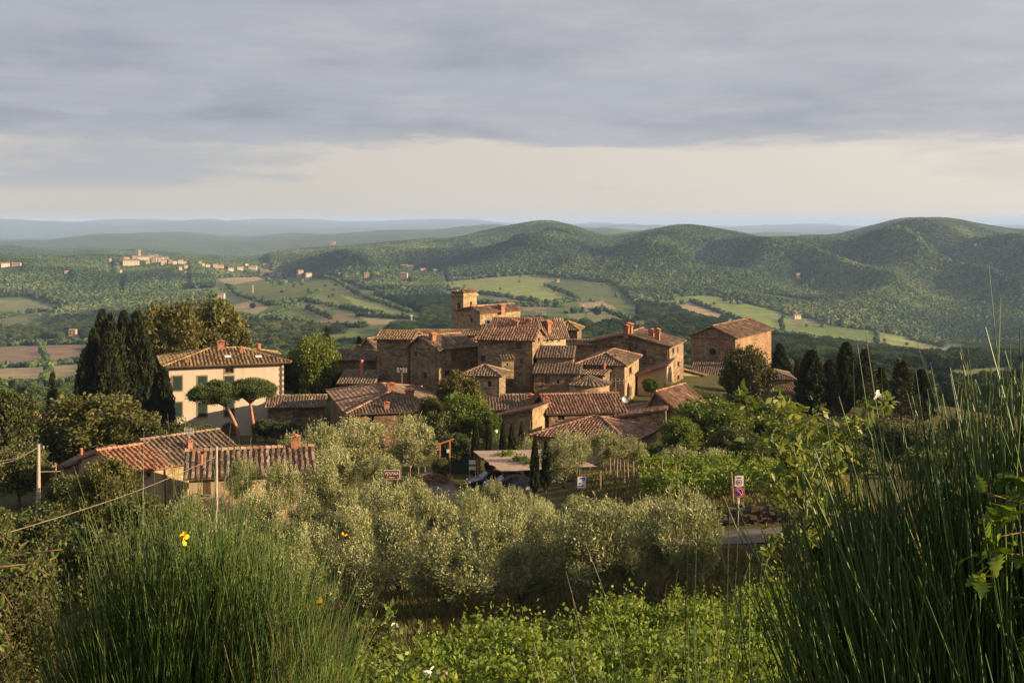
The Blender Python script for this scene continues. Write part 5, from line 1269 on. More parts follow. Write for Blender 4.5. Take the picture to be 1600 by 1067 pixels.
finish(rm, N, N.ramp(a_, [(0.3, (0.10, 0.08, 0.063)), (0.7, (0.18, 0.148, 0.118))]), 0.95, N.noise(oc, 20.0, 3.0), 0.4, 0.02)
strip('road', [(60, 63), (34, 66.2), (22, 67.4), (13, 68), (7, 73), (1.5, 84), (-4, 96), (-6.3, 106), (-7.0, 116), (-6, 126)], 2.8, rm, 'pale gravel road winding up to the village')

# dry-stone bank behind the no-parking sign
r = np.random.default_rng(9); b = MB()
for k in range(420):
    x = r.uniform(9.5, 30); y = 70.55 + (x - 13) * -0.12 + r.normal(0, 0.06); z0 = G(x, y - 0.6); z = z0 + r.random() * 0.95
    a = np.array([r.uniform(.1, .26), 0, r.normal(0, .03)]); b.box((x, y + 0.1 * (z - z0), z), a, (0, r.uniform(.1, .2), 0), (r.normal(0, .02), 0, r.uniform(.06, .13)), r.random())
bk = empty('dry_stone_wall', (13, 70.5, G(13, 70)), 'low dry-stone retaining bank behind the no-parking sign', 'wall'); tag(b.build('stones', M['dark_stone'], bk, np.array(bk.location)), kind='stuff')
# stone garden wall left of the road
gw = empty('garden_wall', at(675, 738, 107), 'low rough stone wall beside the road to the village', 'wall'); og = np.array(gw.location); b = MB()
for k in range(260):
    u = r.random(); px = 652 + 46 * u; p = at(px, 737, 107 + 2.5 * u); z0 = G(p[0], p[1]); b.box((p[0], p[1] + r.normal(0, .12), z0 + r.random() * 0.95), (r.uniform(.1, .24), 0, 0), (0, .12, 0), (0, 0, r.uniform(.06, .12)), r.random())
for u in np.linspace(0.02, 0.98, 12):
    p = at(652 + 46 * u, 737, 107.2 + 2.5 * u); z0 = G(p[0], p[1]); b.box((p[0], p[1] + 0.1, z0 + 0.4), (0.14, 0, 0), (0, .1, 0), (0, 0, 0.5), 0.3)
tag(b.build('stones', M['brick'], gw, og), kind='stuff')
# wire fence posts above it
for k, px in enumerate((626, 641, 654, 664)):
    p = at(px, 727, 108.5); p[2] = G(p[0], p[1]); b = MB(); b.tube([p - UP * 0.3, p + UP * 1.6], 0.05, 6); tag(b.build('fence_post', M['post'], None, (0, 0, 0)), 'thin fence post above the garden wall, number %s from the left' % ('one two three four'.split()[k]), 'fence post', 'posts above the garden wall')
# green gate panel and timber gateway
p = at(717, 722, 116); z0 = G(p[0], p[1]); gt = empty('garden_gate', (p[0], p[1], z0), 'dark green wire mesh gate beyond the road', 'gate'); b = MB(); og = np.array(gt.location)
b.box((p[0], p[1], z0 + 1.0), (1.55, 0, 0), (0, 0.02, 0), (0, 0, 0.95)); b.build('mesh_panel', M['green_shutter'], gt, og)
for s_ in (-1, 0, 1):
    b = MB(); b.tube([(p[0] + s_ * 1.58, p[1], z0 - 0.3), (p[0] + s_ * 1.58, p[1], z0 + 2.1)], 0.05, 6); b.build('gate_post', M['rust'], gt, og)
p = at(694, 722, 111); z0 = G(p[0], p[1]); zt = at(0, 692, 111)[2]; gy_ = empty('timber_gateway', (p[0], p[1], z0), 'orange timber gateway with a small white notice', 'gateway'); og = np.array(gy_.location)
for dx in (-0.38, 0.52):
    b = MB(); b.box((p[0] + dx, p[1], (z0 + zt) / 2), (0.07, 0, 0), (0, .07, 0), (0, 0, (zt - z0) / 2 + 0.2 * (dx > 0))); b.build('post', M['wood_orange'], gy_, og)
b = MB(); b.box((p[0] + 0.1, p[1], zt + 0.1), (0.75, 0, 0.26), (0, .09, 0), (0, 0, 0.07)); b.build('beam', M['wood_orange'], gy_, og)
b = MB(); b.box((p[0] + 0.36, p[1] - 0.1, zt - 0.72), (0.13, 0, 0), (0, .02, 0), (0, 0, 0.15)); b.build('notice', M['white'], gy_, og)
# notice board by the carport
p = at(738, 735, 111); z0 = G(p[0], p[1]); zb_ = at(0, 734, 111)[2]; nb = empty('notice_board', (p[0], p[1], z0), 'white notice board with brown band left of the carport', 'sign'); og = np.array(nb.location)
for (ya, yb, mt) in ((719, 725, 'white'), (725.3, 728.5, 'brickred'), (728.8, 734, 'white')):
    b = MB(); b.box((p[0], p[1], (at(0, ya, 111)[2] + at(0, yb, 111)[2]) / 2), (0.31, 0, 0), (0, .03, 0), (0, 0, (yb - ya) / F * 111 / 2)); b.build('panel', M[mt], nb, og)
for dx in (-0.28, 0.28):
    b = MB(); b.tube([(p[0] + dx, p[1] + 0.05, z0 - 0.2), (p[0] + dx, p[1] + 0.05, at(0, 719, 111)[2])], 0.035, 6); b.build('post', M['metal'], nb, og)
# carport: plank roof on posts
c1, c2, c3, c4 = at(739, 704, 111), at(872, 702, 111), at(931, 728, 101.5), at(782, 736, 100.5)
cp = empty('carport', (c4[0], c4[1], G(c4[0], c4[1])), 'open carport with sun-bleached plank roof', 'carport'); og = np.array(cp.location)
for k in range(20):
    t0, t1 = k / 20, (k + 0.93) / 20; b = MB(); j = UP * r.normal(0, 0.015)
    q = [c4 + (c1 - c4) * t0 + j, c3 + (c2 - c3) * t0 + j, c3 + (c2 - c3) * t1 + j, c4 + (c1 - c4) * t1 + j]
    q = [v + np.array([r.normal(0, 0.06), 0, 0]) for v in q]
    b.poly(q); b.poly([v - UP * 0.05 for v in q][::-1])
    for i in range(4): b.poly([q[i], q[i] - UP * 0.05, q[(i + 1) % 4] - UP * 0.05, q[(i + 1) % 4]])
    b.build('plank', M['plank'], cp, og)
for (s_, t_) in ((0.04, 0.05), (0.5, 0.05), (0.96, 0.05), (0.04, 0.95), (0.5, 0.95), (0.96, 0.95)):
    a = (c4 + (c3 - c4) * s_) * (1 - t_) + (c1 + (c2 - c1) * s_) * t_; b = MB(); b.box((a[0], a[1], (a[2] + G(a[0], a[1])) / 2 - 0.1), (.07, 0, 0), (0, .07, 0), (0, 0, (a[2] - G(a[0], a[1])) / 2)); b.build('post', M['post'], cp, og)
for t_ in (0.06, 0.5, 0.94):
    a, e = c4 + (c1 - c4) * t_ - UP * 0.14, c3 + (c2 - c3) * t_ - UP * 0.14; b = MB(); b.tube([a, e], 0.08, 4); b.build('beam', M['brown_wood'], cp, og)
for k, (s_, t_) in enumerate(((0.30, 0.72), (0.36, 0.42), (0.42, 0.26))):
    a = (c4 + (c3 - c4) * s_) * (1 - t_) + (c1 + (c2 - c1) * s_) * t_; V, Q = leaf_arr(a + np.abs(r.normal(0, 1, (260, 3))) * np.array([.4, .3, .16]) * np.sign(r.normal(0, 1, (260, 3)) * np.array([1, 1, 0]) + np.array([0, 0, 1])), rdir(260, r), 0.22, 0.16, r)
    o_ = empty('vine_sprig', a, 'vine sprig growing through the plank roof, %s one' % ('farthest', 'middle', 'nearest')[k], 'vine', 'sprigs on the carport'); tag(link('leaves', mesh('sprig', V - a, Q, M['vine'], {'r': np.repeat(r.random(260), 4)}), o_), kind='stuff')

def car(px, Y, rz, label):
    x = (px - CX) / F * Y; z = G(x, Y); o_ = empty('parked_car', (x, Y, z), label, 'car', 'cars under the carport', rz=rz)
    prof = [(-2.05, .32), (-2.08, .62), (-1.95, .78), (-1.0, .93), (-.45, 1.38), (.2, 1.46), (.95, 1.42), (1.65, 1.02), (2.02, .95), (2.08, .6), (2.02, .3)]
    b = MB(); n = len(prof)
    secs = []
    for yy, k in ((-.84, 0), (-.80, 1), (0, 1.0), (.80, 1), (.84, 0)):
        inw = 0.0 if k == 0 else 1.0
        secs.append([(xx, yy * (0.84 if zz_ > 1.0 and abs(yy) > .5 else 1.0), zz_ + (0.03 if k and yy == 0 else 0) - (0.04 if not k else 0)) for xx, zz_ in prof])
    for s1, s2 in zip(secs[:-1], secs[1:]):
        for i in range(n - 1): b.poly([s1[i], s1[i + 1], s2[i + 1], s2[i]])
    b.poly(secs[0][::-1]); b.poly(secs[-1]); b.abox(-2.0, 2.0, -.8, .8, .28, .34); b.build('body', M['car'], o_)
    for nm, q in (('windscreen', [(-.93, -.6, .98), (-.93, .6, .98), (-.47, .55, 1.36), (-.47, -.55, 1.36)]), ('rear_window', [(1.58, .58, 1.07), (1.58, -.58, 1.07), (1.0, -.55, 1.4), (1.0, .55, 1.4)])):
        b = MB(); c = np.array(q); off = np.array([-.02 if nm[0] == 'w' else .02, 0, .03]); b.poly(c + off); b.build(nm, M['pane'], o_)
    for s_ in (-1, 1):
        b = MB(); b.poly([(-.82, s_ * .80, 1.0), (1.45, s_ * .80, 1.06), (.95, s_ * .72, 1.36), (-.42, s_ * .72, 1.34)]); b.build('side_window', M['pane'], o_)
        for xx in (-1.3, 1.32):
            b = MB(); b.tube([(xx, s_ * .66, .31), (xx, s_ * .86, .31)], .31, 18); w_ = b.build('wheel', M['tyre'], o_)
            b = MB(); b.tube([(xx, s_ * .85, .31), (xx, s_ * .875, .31)], .19, 14); b.build('rim', M['metal'], w_)
        b = MB(); b.box((-2.03, s_ * .58, .68), (.05, 0, 0.02), (0, .17, 0), (0, 0, .07)); b.build('headlight', M['lamp_clear'], o_)
        b = MB(); b.box((2.06, s_ * .62, .78), (.04, 0, 0), (0, .13, 0), (0, 0, .09)); b.build('tail_light', M['lamp_red'], o_)
        b = MB(); b.box((-.72, s_ * .93, 1.02), (.07, 0, 0), (0, .09, 0), (0, 0, .06)); b.build('wing_mirror', M['car'], o_)
    b = MB(); b.box((-2.09, 0, .5), (.01, 0, 0), (0, .26, 0), (0, 0, .055)); b.build('number_plate', M['white'], o_)
car(768, 105.5, 0.25, 'dark blue car under the carport, the farther one'); car(797, 101.0, 0.22, 'dark blue car under the carport, the nearer one'); car(838, 104, 0.2, 'dark blue car under the carport behind the slim cypresses')

def sign_text(txt, size, loc, mat, parent, org, name='lettering', sx=1.0, rx=90):
    cu = bpy.data.curves.new(name, 'FONT'); cu.body = txt; cu.size = size; cu.align_x = 'CENTER'; cu.align_y = 'CENTER'; cu.extrude = 0.004; cu.offset = size * 0.018
    cu.materials.append(mat); o_ = bpy.data.objects.new(name, cu); COL.objects.link(o_); o_.parent = parent; o_.location = np.asarray(loc) - org; o_.rotation_euler = (math.radians(90), 0, 0); o_.scale = (sx, 1, 1)
    return o_
def rrect(cx, y, cz, hw, hh, rad, k=5):
    out = []
    for (sx, sz, a0) in ((1, 1, 0), (-1, 1, 90), (-1, -1, 180), (1, -1, 270)):
        for j in range(k): a = math.radians(a0 + 90 * j / (k - 1)); out.append((cx + sx * (hw - rad) + rad * math.cos(a), y, cz + sz * (hh - rad) + rad * math.sin(a)))
    return out
def plate(pts, th=0.02):
    b = MB(); b.poly(pts); bk_ = [(p[0], p[1] + th, p[2]) for p in pts]; b.poly(bk_[::-1])
    for i in range(len(pts)): b.poly([pts[i], bk_[i], bk_[(i + 1) % len(pts)], pts[(i + 1) % len(pts)]])
    return b
# brown place-name sign
Ys = 92.0; p = at(612, 741.5, Ys); z0 = G(p[0], Ys); vs_ = empty('place_sign', (p[0], Ys, z0), 'brown place-name sign reading VOLPAIA', 'sign'); og = np.array(vs_.location)
hw, hh = 12.6 / F * Ys, 7.4 / F * Ys
plate(rrect(p[0], Ys, p[2], hw, hh, 0.08)).build('border', M['white'], vs_, og); pb = plate(rrect(p[0], Ys - 0.012, p[2], hw - 0.045, hh - 0.045, 0.06)).build('panel', M['sign_brown'], vs_, og)
sign_text('VOLPAIA', 0.30, (p[0], Ys - 0.022, p[2] + 0.09), M['white'], pb, og, sx=0.86)
b = MB(); b.box((p[0] + 0.0, Ys - 0.018, p[2] - 0.20), (0.24, 0, 0), (0, .003, 0), (0, 0, .018)); b.build('underline_mark', M['white'], pb, og)
for dx in (-0.42, 0.42):
    b = MB(); b.tube([(p[0] + dx, Ys + 0.06, z0 - 0.4), (p[0] + dx, Ys + 0.06, p[2] + hh * 0.8)], 0.035, 7); b.build('post', M['metal'], vs_, og)
# no-parking sign with the white speed-limit panel
Ys = 69.3; p = at(1154, 826, Ys); z0 = G(p[0], Ys); ns = empty('no_parking_sign', (p[0], Ys, z0), 'blue and red no-parking disc below a white speed panel', 'sign'); og = np.array(ns.location)
X = lambda px: (px - CX) / F * Ys
Zp = lambda py: CZ - (py - YH) / F * Ys
b = MB(); b.tube([(X(1153), Ys + 0.04, z0 - 0.3), (X(1155), Ys + 0.04, Zp(745))], 0.032, 8); b.build('post', M['metal'], ns, og)
pl_ = plate([(X(1148), Ys, Zp(760)), (X(1161.8), Ys, Zp(759.5)), (X(1162.2), Ys, Zp(742.7)), (X(1148.6), Ys, Zp(743.2))]).build('white_panel', M['white'], ns, og)
def disc(cx, cz, y, rad, mat, name, parent, n=32):
    b = plate([(cx + rad * math.cos(t), y, cz + rad * math.sin(t)) for t in np.linspace(0, 2 * math.pi, n, endpoint=False)], 0.006); return b.build(name, mat, parent, og)
cx_, cz_ = X(1155), Zp(753.2); disc(cx_, cz_, Ys - 0.010, 4.4 / F * Ys, M['sign_red'], 'red_ring', pl_); disc(cx_, cz_, Ys - 0.018, 3.1 / F * Ys, M['white'], 'white_disc', pl_)
sign_text('30', 0.15, (cx_, Ys - 0.024, cz_), M['black'], pl_, og); sign_text('ZONA', 0.085, (X(1155.2), Ys - 0.010, Zp(746.3)), M['black'], pl_, og)
cx_, cz_ = X(1154.6), Zp(769); rd = 8.4 / F * Ys
d0 = disc(cx_, cz_, Ys, rd, M['white'], 'round_plate', ns); disc(cx_, cz_, Ys - 0.008, rd * 0.96, M['sign_red'], 'red_ring', d0); disc(cx_, cz_, Ys - 0.016, rd * 0.70, M['white'], 'white_line', d0); disc(cx_, cz_, Ys - 0.024, rd * 0.64, M['sign_blue'], 'blue_field', d0)
for (w_, y_, mt, nm) in ((0.17, 0.031, 'white', 'bar_edge'), (0.10, 0.040, 'sign_red', 'red_bar')):
    b = MB(); b.box((cx_, Ys - y_, cz_), (rd * .62 * .7071, 0, -rd * .62 * .7071), (0, .004, 0), (w_ * rd * .7071, 0, w_ * rd * .7071)); b.build(nm, M[mt], d0, og)
b = MB(); b.box((X(1154.2), Ys + 0.0, (Zp(777.8) + Zp(787)) / 2), (1.8 / F * Ys, 0, 0), (0, .01, 0), (0, 0, 4.6 / F * Ys)); sp_ = b.build('small_plate', M['white'], ns, og)
b = MB(); b.box((X(1154.2), Ys - 0.014, Zp(780)), (1.0 / F * Ys, 0, 0), (0, .003, 0), (0, 0, .4 / F * Ys)); b.build('mark', M['black'], sp_, og)
# white board with dark print near the carport
Ys = 96.0; p = at(909, 752, Ys); z0 = G(p[0], Ys); wb_ = empty('white_board', (p[0], Ys, z0), 'white board with dark printing among the olive tops', 'sign'); og = np.array(wb_.location)
X = lambda px: (px - CX) / F * Ys
Zp = lambda py: CZ - (py - YH) / F * Ys
bp = plate([(X(902), Ys, Zp(765)), (X(915), Ys, Zp(765)), (X(916), Ys, Zp(744)), (X(902.5), Ys, Zp(744.5))]).build('panel', M['white'], wb_, og)
for (a, c, d, f) in ((907, 914, 746, 748), (911, 914, 748.4, 750.2), (905, 907.5, 754, 756), (904, 912, 758, 759.3)):
    b = MB(); b.box((X((a + c) / 2), Ys - 0.012, Zp((d + f) / 2)), ((c - a) / 2 / F * Ys, 0, 0), (0, .006, 0), (0, 0, (f - d) / 2 / F * Ys)); b.build('print', M['sign_blue'], bp, og)
b = MB(); b.tube([(X(909), Ys + .06, z0 - .3), (X(909), Ys + .06, Zp(745))], .04, 6); b.build('post', M['metal'], wb_, og)
# garden lamp with a white globe
p = at(775, 684, 118); z0 = G(p[0], 118); zt = at(0, 677, 118)[2]; gl = empty('garden_lamp', (p[0], 118, z0), 'white globe garden lamp between the slim cypresses', 'lamp'); og = np.array(gl.location)
b = MB(); b.tube([(p[0], 118, z0 - .2), (p[0], 118, zt)], .05, 6); b.build('post', M['rust'], gl, og)
b = MB(); b.tube([(p[0], 118, zt + .18 - .18 * math.cos(t)) for t in np.linspace(0.1, 3.05, 8)], [max(.02, .18 * math.sin(t)) for t in np.linspace(0.1, 3.05, 8)], 14); b.build('globe', M['white'], gl, og, True)
# poles and cables
def pole(px, top, bot, Y, rad, label, name='utility_pole'):
    p = at(px, bot, Y); q = at(px, top, Y); o_ = empty(name, p, label, 'pole'); b = MB(); b.tube([p - UP * 1.5, q], [rad * 1.25, rad * 0.85], 12); b.build('shaft', M['concrete'], o_, p)
    b = MB(); b.tube([q - UP * 0.25 + np.array([0, 0, 0]), q + np.array([0.35, 0, -0.22])], 0.03, 6); b.tube([q + np.array([0.35, 0, -0.3]), q + np.array([0.35, 0, -0.1])], 0.05, 8); b.build('insulator', M['metal'], o_, p); return q
q1 = pole(60, 694, 778, 84, 0.13, 'tall concrete pole at left against dark trees'); q2 = pole(338, 697, 790, 72, 0.09, 'thin pale pole in front of the striped cottage roof')
def cable(pts, rad, label):
    b = MB(); b.tube(pts, rad, 5); tag(b.build('cable', M['cable']), label, 'cable')
a, e = at(12, 832, 42), at(336, 714, 72) ; cable([a + (e - a) * t - UP * 0.25 * math.sin(math.pi * t) for t in np.linspace(-0.15, 1, 16)], 0.016, 'thick slack cable running from lower left up to the thin pole')
for k, (y_, lab) in enumerate(((716, 'upper thin wire leaving the left pole to the edge'), (722, 'lower thin wire leaving the left pole to the edge'))):
    e = at(-20, y_, 78); cable([q1 - UP * 0.2 + (e - q1) * t - UP * 0.3 * math.sin(math.pi * t) for t in np.linspace(0, 1, 8)], 0.014, lab)
e = at(100, 736, 96); cable([at(61, 737, 84), e], 0.03, 'straight stay from the left pole to the lean-to')

# ------------------------------------------------------------------ vineyards
def vine_plant(r, L, H, n, l):
    """foliage of one trained vine: a leafy wall with a few shoots"""
    P = np.stack([r.uniform(-L / 2, L / 2, n), r.normal(0, 0.17, n), H * (0.32 + 0.62 * r.random(n) ** 0.8)], 1)
    ns = 9; sh = []
    for k in range(ns):
        x = r.uniform(-L / 2, L / 2); h = H * (0.95 + 0.28 * r.random()); t = np.linspace(0, 1, 14); lean = r.normal(0, 0.16, 2)
        sh.append(np.stack([x + lean[0] * t + r.normal(0, .03, 14), lean[1] * t + r.normal(0, .03, 14), H * 0.75 + (h - H * 0.75) * t], 1))
    P = np.r_[P, np.concatenate(sh)]
    V, Q = leaf_arr(P, np.stack([r.normal(0, .4, len(P)), np.sign(P[:, 1]) + r.normal(0, .3, len(P)), np.full(len(P), .3)], 1), l, l * 0.95, r, 0.1, 0.8)
    return mesh('vine_foliage', V, Q, M['vine'], {'r': np.repeat(np.clip(r.normal(.5, .25, len(P)), 0, 1), 4)})
VF = [vine_plant(np.random.default_rng(600 + k), 1.25, 1.75, 1500, 0.076) for k in range(6)]
VM = [vine_plant(np.random.default_rng(620 + k), 1.5, 1.6, 420, 0.16) for k in range(4)]
vt = MB(); vt.tube([(0, 0, -.3), (.04, .02, .4), (-.02, 0, .8), (.1, 0, 1.1)], [.045, .04, .03, .02], 6); VT = mesh('vine_trunk', vt.V, vt.F, M['trunk'], None, True)
r = np.random.default_rng(21); nv = 0
def vine(x, y, lst, label, group, s=1.0):
    global nv
    nv += 1; o_ = empty('grape_vine', (x, y, G(x, y)), label, 'vine', group, rz=r.normal(0, .12) + (math.pi if r.random() < .5 else 0), scale=(s, s, s * r.uniform(.9, 1.12)))
    link('stem', VT, o_); tag(link('foliage', lst[nv % len(lst)], o_), kind='stuff')
pm = MB(); pm.tube([(0, 0, -.4), (.01, 0, 1.0), (0, .01, 2.05)], [.045, .045, .04], 7); PM = mesh('vineyard_post', pm.V, pm.F, M['post'], None, False)
pn = 0
for k, y in enumerate(np.arange(15.6, 33, 1.75)):
    for x in np.arange((520 - CX) / F * y, (1330 - CX) / F * y, 1.1):
        px = CX + x / y * F
        if y > 21.5 + (px - 600) / 580 * 10.5: continue
        vine(x + r.normal(0, .1), y + r.normal(0, .12), VF, 'sunlit grapevine in the vineyard at the bottom of the picture', 'grapevines of the lower vineyard')
        pn += 1
        if pn % 9 == 0: tag(link('vineyard_post', PM, None, (x + .5, y, G(x + .5, y) - 0.35)), 'wooden stake among the sunlit vines at the bottom of the picture', 'post', 'stakes of the lower vineyard')
# the vineyard behind the road: stakes where the photo shows them
ST = [(222, 310, 430), (243, 320, 440), (262, 325, 445), (282, 318, 455), (312, 330, 470), (337, 335, 480), (370, 332, 480), (397, 350, 490), (435, 340, 500), (482, 352, 500), (547, 320, 530), (643, 345, 500), (668, 350, 500), (810, 330, 440), (833, 320, 380), (897, 330, 390), (937, 335, 390), (972, 355, 530), (155, 418, 530), (432, 280, 360), (710, 325, 370), (795, 330, 370), (1045, 300, 380)]
for i, (a, t_, b_) in enumerate(sorted(ST)):
    px, pt, pb_ = 900 + a / 4.103, 640 + t_ / 4.103, 640 + b_ / 4.103
    Y = min(125.0, max(74.0, ghit(px, pb_, 72.5))); x = (px - CX) / F * Y; z = G(x, Y); h = max(1.6, CZ - (pt - YH) / F * Y - z)
    o_ = link('vineyard_post', PM, None, (x, Y, z)); o_.scale = (1.35, 1.35, h / 2.05); o_.rotation_euler = (r.normal(0, .03), r.normal(0, .03), r.random() * 6)
    tag(o_, 'wooden stake in the vineyard behind the road, %s from the left' % ORD[i], 'post', 'stakes of the upper vineyard')
o_ = link('leaning_stake', PM, None, (at(1146, 785, 72.5)[0], 72.5, G(at(1146, 785, 72.5)[0], 72.5))); o_.scale = (1.3, 1.3, 0.95); o_.rotation_euler = (0, -0.07, 0); tag(o_, 'leaning wooden stake just left of the no-parking sign', 'post')
for y in np.arange(75, 103, 2.4):
    for x in np.arange(at(985, 0, y)[0], at(1300, 0, y)[0], 1.5):
        px = CX + x / y * F
        if px < 985 + (103 - y) * 2.0 or r.random() < .08: continue
        vine(x + r.normal(0, .12), y + r.normal(0, .15), VM, 'green grapevine in the staked vineyard behind the road', 'grapevines of the upper vineyard', 0.9)

# ------------------------------------------------------------------ grass and dry tufts
def tufts(name, n, y0, y1, pa, pb_, hgt, label, seed, cond=None):
    r = np.random.default_rng(seed); Y = r.uniform(y0, y1, n); px = r.uniform(pa, pb_, n); x = (px - CX) / F * Y
    k = 5; X_ = np.repeat(x, k) + r.normal(0, .10, n * k); Y_ = np.repeat(Y, k) + r.normal(0, .10, n * k); z = G(X_, Y_)
    h = hgt * (0.4 + r.random(n * k)); a = r.uniform(0, 6.28, n * k); w = 0.012 + 0.0006 * Y_
    ln = r.normal(0, .35, (n * k, 2)) * h[:, None]
    V = np.stack([np.c_[X_ - np.cos(a) * w, Y_ - np.sin(a) * w, z - .03], np.c_[X_ + np.cos(a) * w, Y_ + np.sin(a) * w, z - .03], np.c_[X_ + ln[:, 0], Y_ + ln[:, 1], z + h]], 1).reshape(-1, 3)
    tag(link(name, mesh(name, V, np.arange(3 * n * k).reshape(-1, 3), M['grass'], {'r': np.repeat(np.clip(r.normal(.5, .25, n * k), 0, 1), 3)})), label, 'grass', None, 'stuff')
tufts('grass', 9000, 71.5, 112, 900, 1330, 0.28, 'rough grass on the terrace behind the road', 31)
tufts('dry_grass', 7000, 38, 66, 560, 1330, 0.30, 'dry brown grass under the olive trees', 32)
tufts('hillside_grass', 9000, 5, 15, 250, 1400, 0.32, 'tangled grass at the foot of the brooms', 33)
tufts('upland_grass', 5000, 112, 150, 1050, 1620, 0.45, 'long grass below the cypress row', 34)

# ------------------------------------------------------------------ brooms: sheaves of thin rush-like stems
def stems(B, E, bend, rad, r, seg=6, tip=0.35):
    """three-sided tapering stems from B to E, bowed by bend"""
    n = len(B); t = np.linspace(0, 1, seg + 1)
    C = B[:, None] + (E - B)[:, None] * t[None, :, None] + bend[:, None] * (np.sin(math.pi * t) )[None, :, None]
    T_ = nrm(np.gradient(C, axis=1)); S = nrm(np.cross(T_, rdir(n, r)[:, None])); U = np.cross(T_, S)
    rr_ = (rad[:, None] * (1 - (1 - tip) * t[None]))[..., None]
    rings = [C + rr_ * (math.cos(a) * S + math.sin(a) * U) for a in (0, 2.094, 4.189)]
    V = np.stack(rings, 2)                                       # n, seg+1, 3, 3
    idn = np.arange(n * (seg + 1) * 3).reshape(n, seg + 1, 3)
    Q = np.concatenate([np.stack([idn[:, :-1, j], idn[:, :-1, (j + 1) % 3], idn[:, 1:, (j + 1) % 3], idn[:, 1:, j]], -1).reshape(-1, 4) for j in range(3)])
    return V.reshape(-1, 3), Q, (seg + 1) * 3
def broom_bush(label, c, spread, tips, n, rad, mat, seed, side=0.45, lean=(0, 0), depth=0.5):
    """c ground point; tips: function(u, r) -> height of the tip above the foot for a stem of sideways position u in -1..1"""
    r = np.random.default_rng(seed); o_ = empty('broom_bush', c, label, 'broom')
    u = r.uniform(-1, 1, n); d = r.uniform(-1, 1, n)
    B = np.stack([u * spread * 0.35 + r.normal(0, .04, n), d * depth * 0.45, np.full(n, -0.05)], 1)
    H = tips(u, r) * (0.45 + 0.55 * r.random(n) ** 0.6)
    E = np.stack([u * spread * (0.55 + 0.45 * r.random(n)) + lean[0] * H + r.normal(0, .05, n), d * depth * (.5 + .5 * r.random(n)) + lean[1] * H, H], 1)
    bend = np.stack([r.normal(0, .035, n), r.normal(0, .035, n), np.zeros(n)], 1) * np.linalg.norm(E - B, axis=1)[:, None]
    V1, Q1, k1 = stems(B, E, bend, rad * (0.7 + .6 * r.random(n)), r)
    t1 = np.repeat(np.clip(r.normal(.5, .25, n), 0, 1), k1)
    # side shoots leave the upper half of a stem at a small angle
    m = int(n * side * 2); j = r.integers(0, n, m); t = r.uniform(.35, .9, m)[:, None]
    B2 = B[j] + (E[j] - B[j]) * t + bend[j] * np.sin(math.pi * t); L = np.linalg.norm(E[j] - B[j], axis=1)[:, None]
    E2 = B2 + (nrm(E[j] - B[j]) + r.normal(0, .16, (m, 3))) * L * r.uniform(.12, .34, (m, 1))
    V2, Q2, k2 = stems(B2, E2, r.normal(0, .01, (m, 3)), rad * .55 * (0.7 + .6 * r.random(m)), r, 3)
    V = np.r_[V1, V2]; Q = np.r_[Q1, Q2 + len(V1)]; tt = np.r_[t1, np.repeat(np.clip(r.normal(.62, .25, m), 0, 1), k2)]
    tag(link('stems', mesh('broom_stems', V, Q, mat, {'r': tt}, True), o_), kind='stuff')
    return o_, np.array(c) + E
def flower(parent, p, s, mat, seed, name='flower'):
    r = np.random.default_rng(seed); b = MB(); org = np.array(parent.location)
    for k in range(6):
        d = nrm(r.normal(0, 1, 3) + np.array([0, -.5, .4])); e = nrm(np.cross(d, r.normal(0, 1, 3))); f = np.cross(d, e)
        b.poly([p, p + s * (.5 * d + .34 * e), p + s * (.95 * d + .2 * e + .1 * f), p + s * (1.0 * d - .2 * e + .1 * f), p + s * (.5 * d - .34 * e)])
    b.build(name, mat, parent, org)
cl = at(292, 1067, 6.0); cl = np.array([cl[0], 6.2, G(cl[0], 6.2)])
top_l = lambda u, r: (28.53 - cl[2]) - 0.62 * np.abs(u) ** 2.2 + r.normal(0, .07, len(u))
bl, _ = broom_bush('big green broom bush with yellow flowers at lower left', cl, 0.94, top_l, 3500, 0.0044, M['broom'], 41, 0.7, depth=0.55)
for k, (px, py, Y, s) in enumerate(((287, 843, 5.8, .034), (289, 836, 5.8, .02), (537, 838, 6.1, .022), (503, 941, 5.7, .028), (494, 948, 5.7, .018), (529, 952, 5.75, .015))):
    flower(bl, at(px, py, Y), s, M['yellow'] if k < 5 else M['terra'], 70 + k)
cr_ = np.array([1.46, 3.3, G(1.46, 3.3)])
top_r = lambda u, r: np.interp(u, [-1, -.5, 0, .35, 1], [29.12, 29.36, 29.52, 29.64, 29.68]) - cr_[2] + r.normal(0, .05, len(u))
br, _ = broom_bush('tall dark broom with rush-like stems filling the lower right', cr_, 0.72, top_r, 3300, 0.0050, M['broom_dark'], 42, 0.35, lean=(-0.07, 0), depth=0.5)
cm_ = np.array([0.56, 4.1, G(0.56, 4.1)])
broom_bush('thin broom stems rising before the vines at bottom centre', cm_, 0.55, lambda u, r: np.interp(u, [-1, 0, 1], [28.65, 28.72, 29.0]) - cm_[2] + r.normal(0, .06, len(u)), 130, 0.0032, M['broom_dark'], 43, 0.2, lean=(-0.06, 0), depth=0.4)
cl2 = np.array([-0.93, 5.6, G(-0.93, 5.6)])
broom_bush('sparse broom stems at the right edge of the big broom', cl2, 0.30, lambda u, r: np.interp(u, [-1, 0, 1], [28.45, 28.3, 28.0]) - cl2[2] + r.normal(0, .08, len(u)), 160, 0.003, M['broom'], 44, 0.6, depth=0.3)

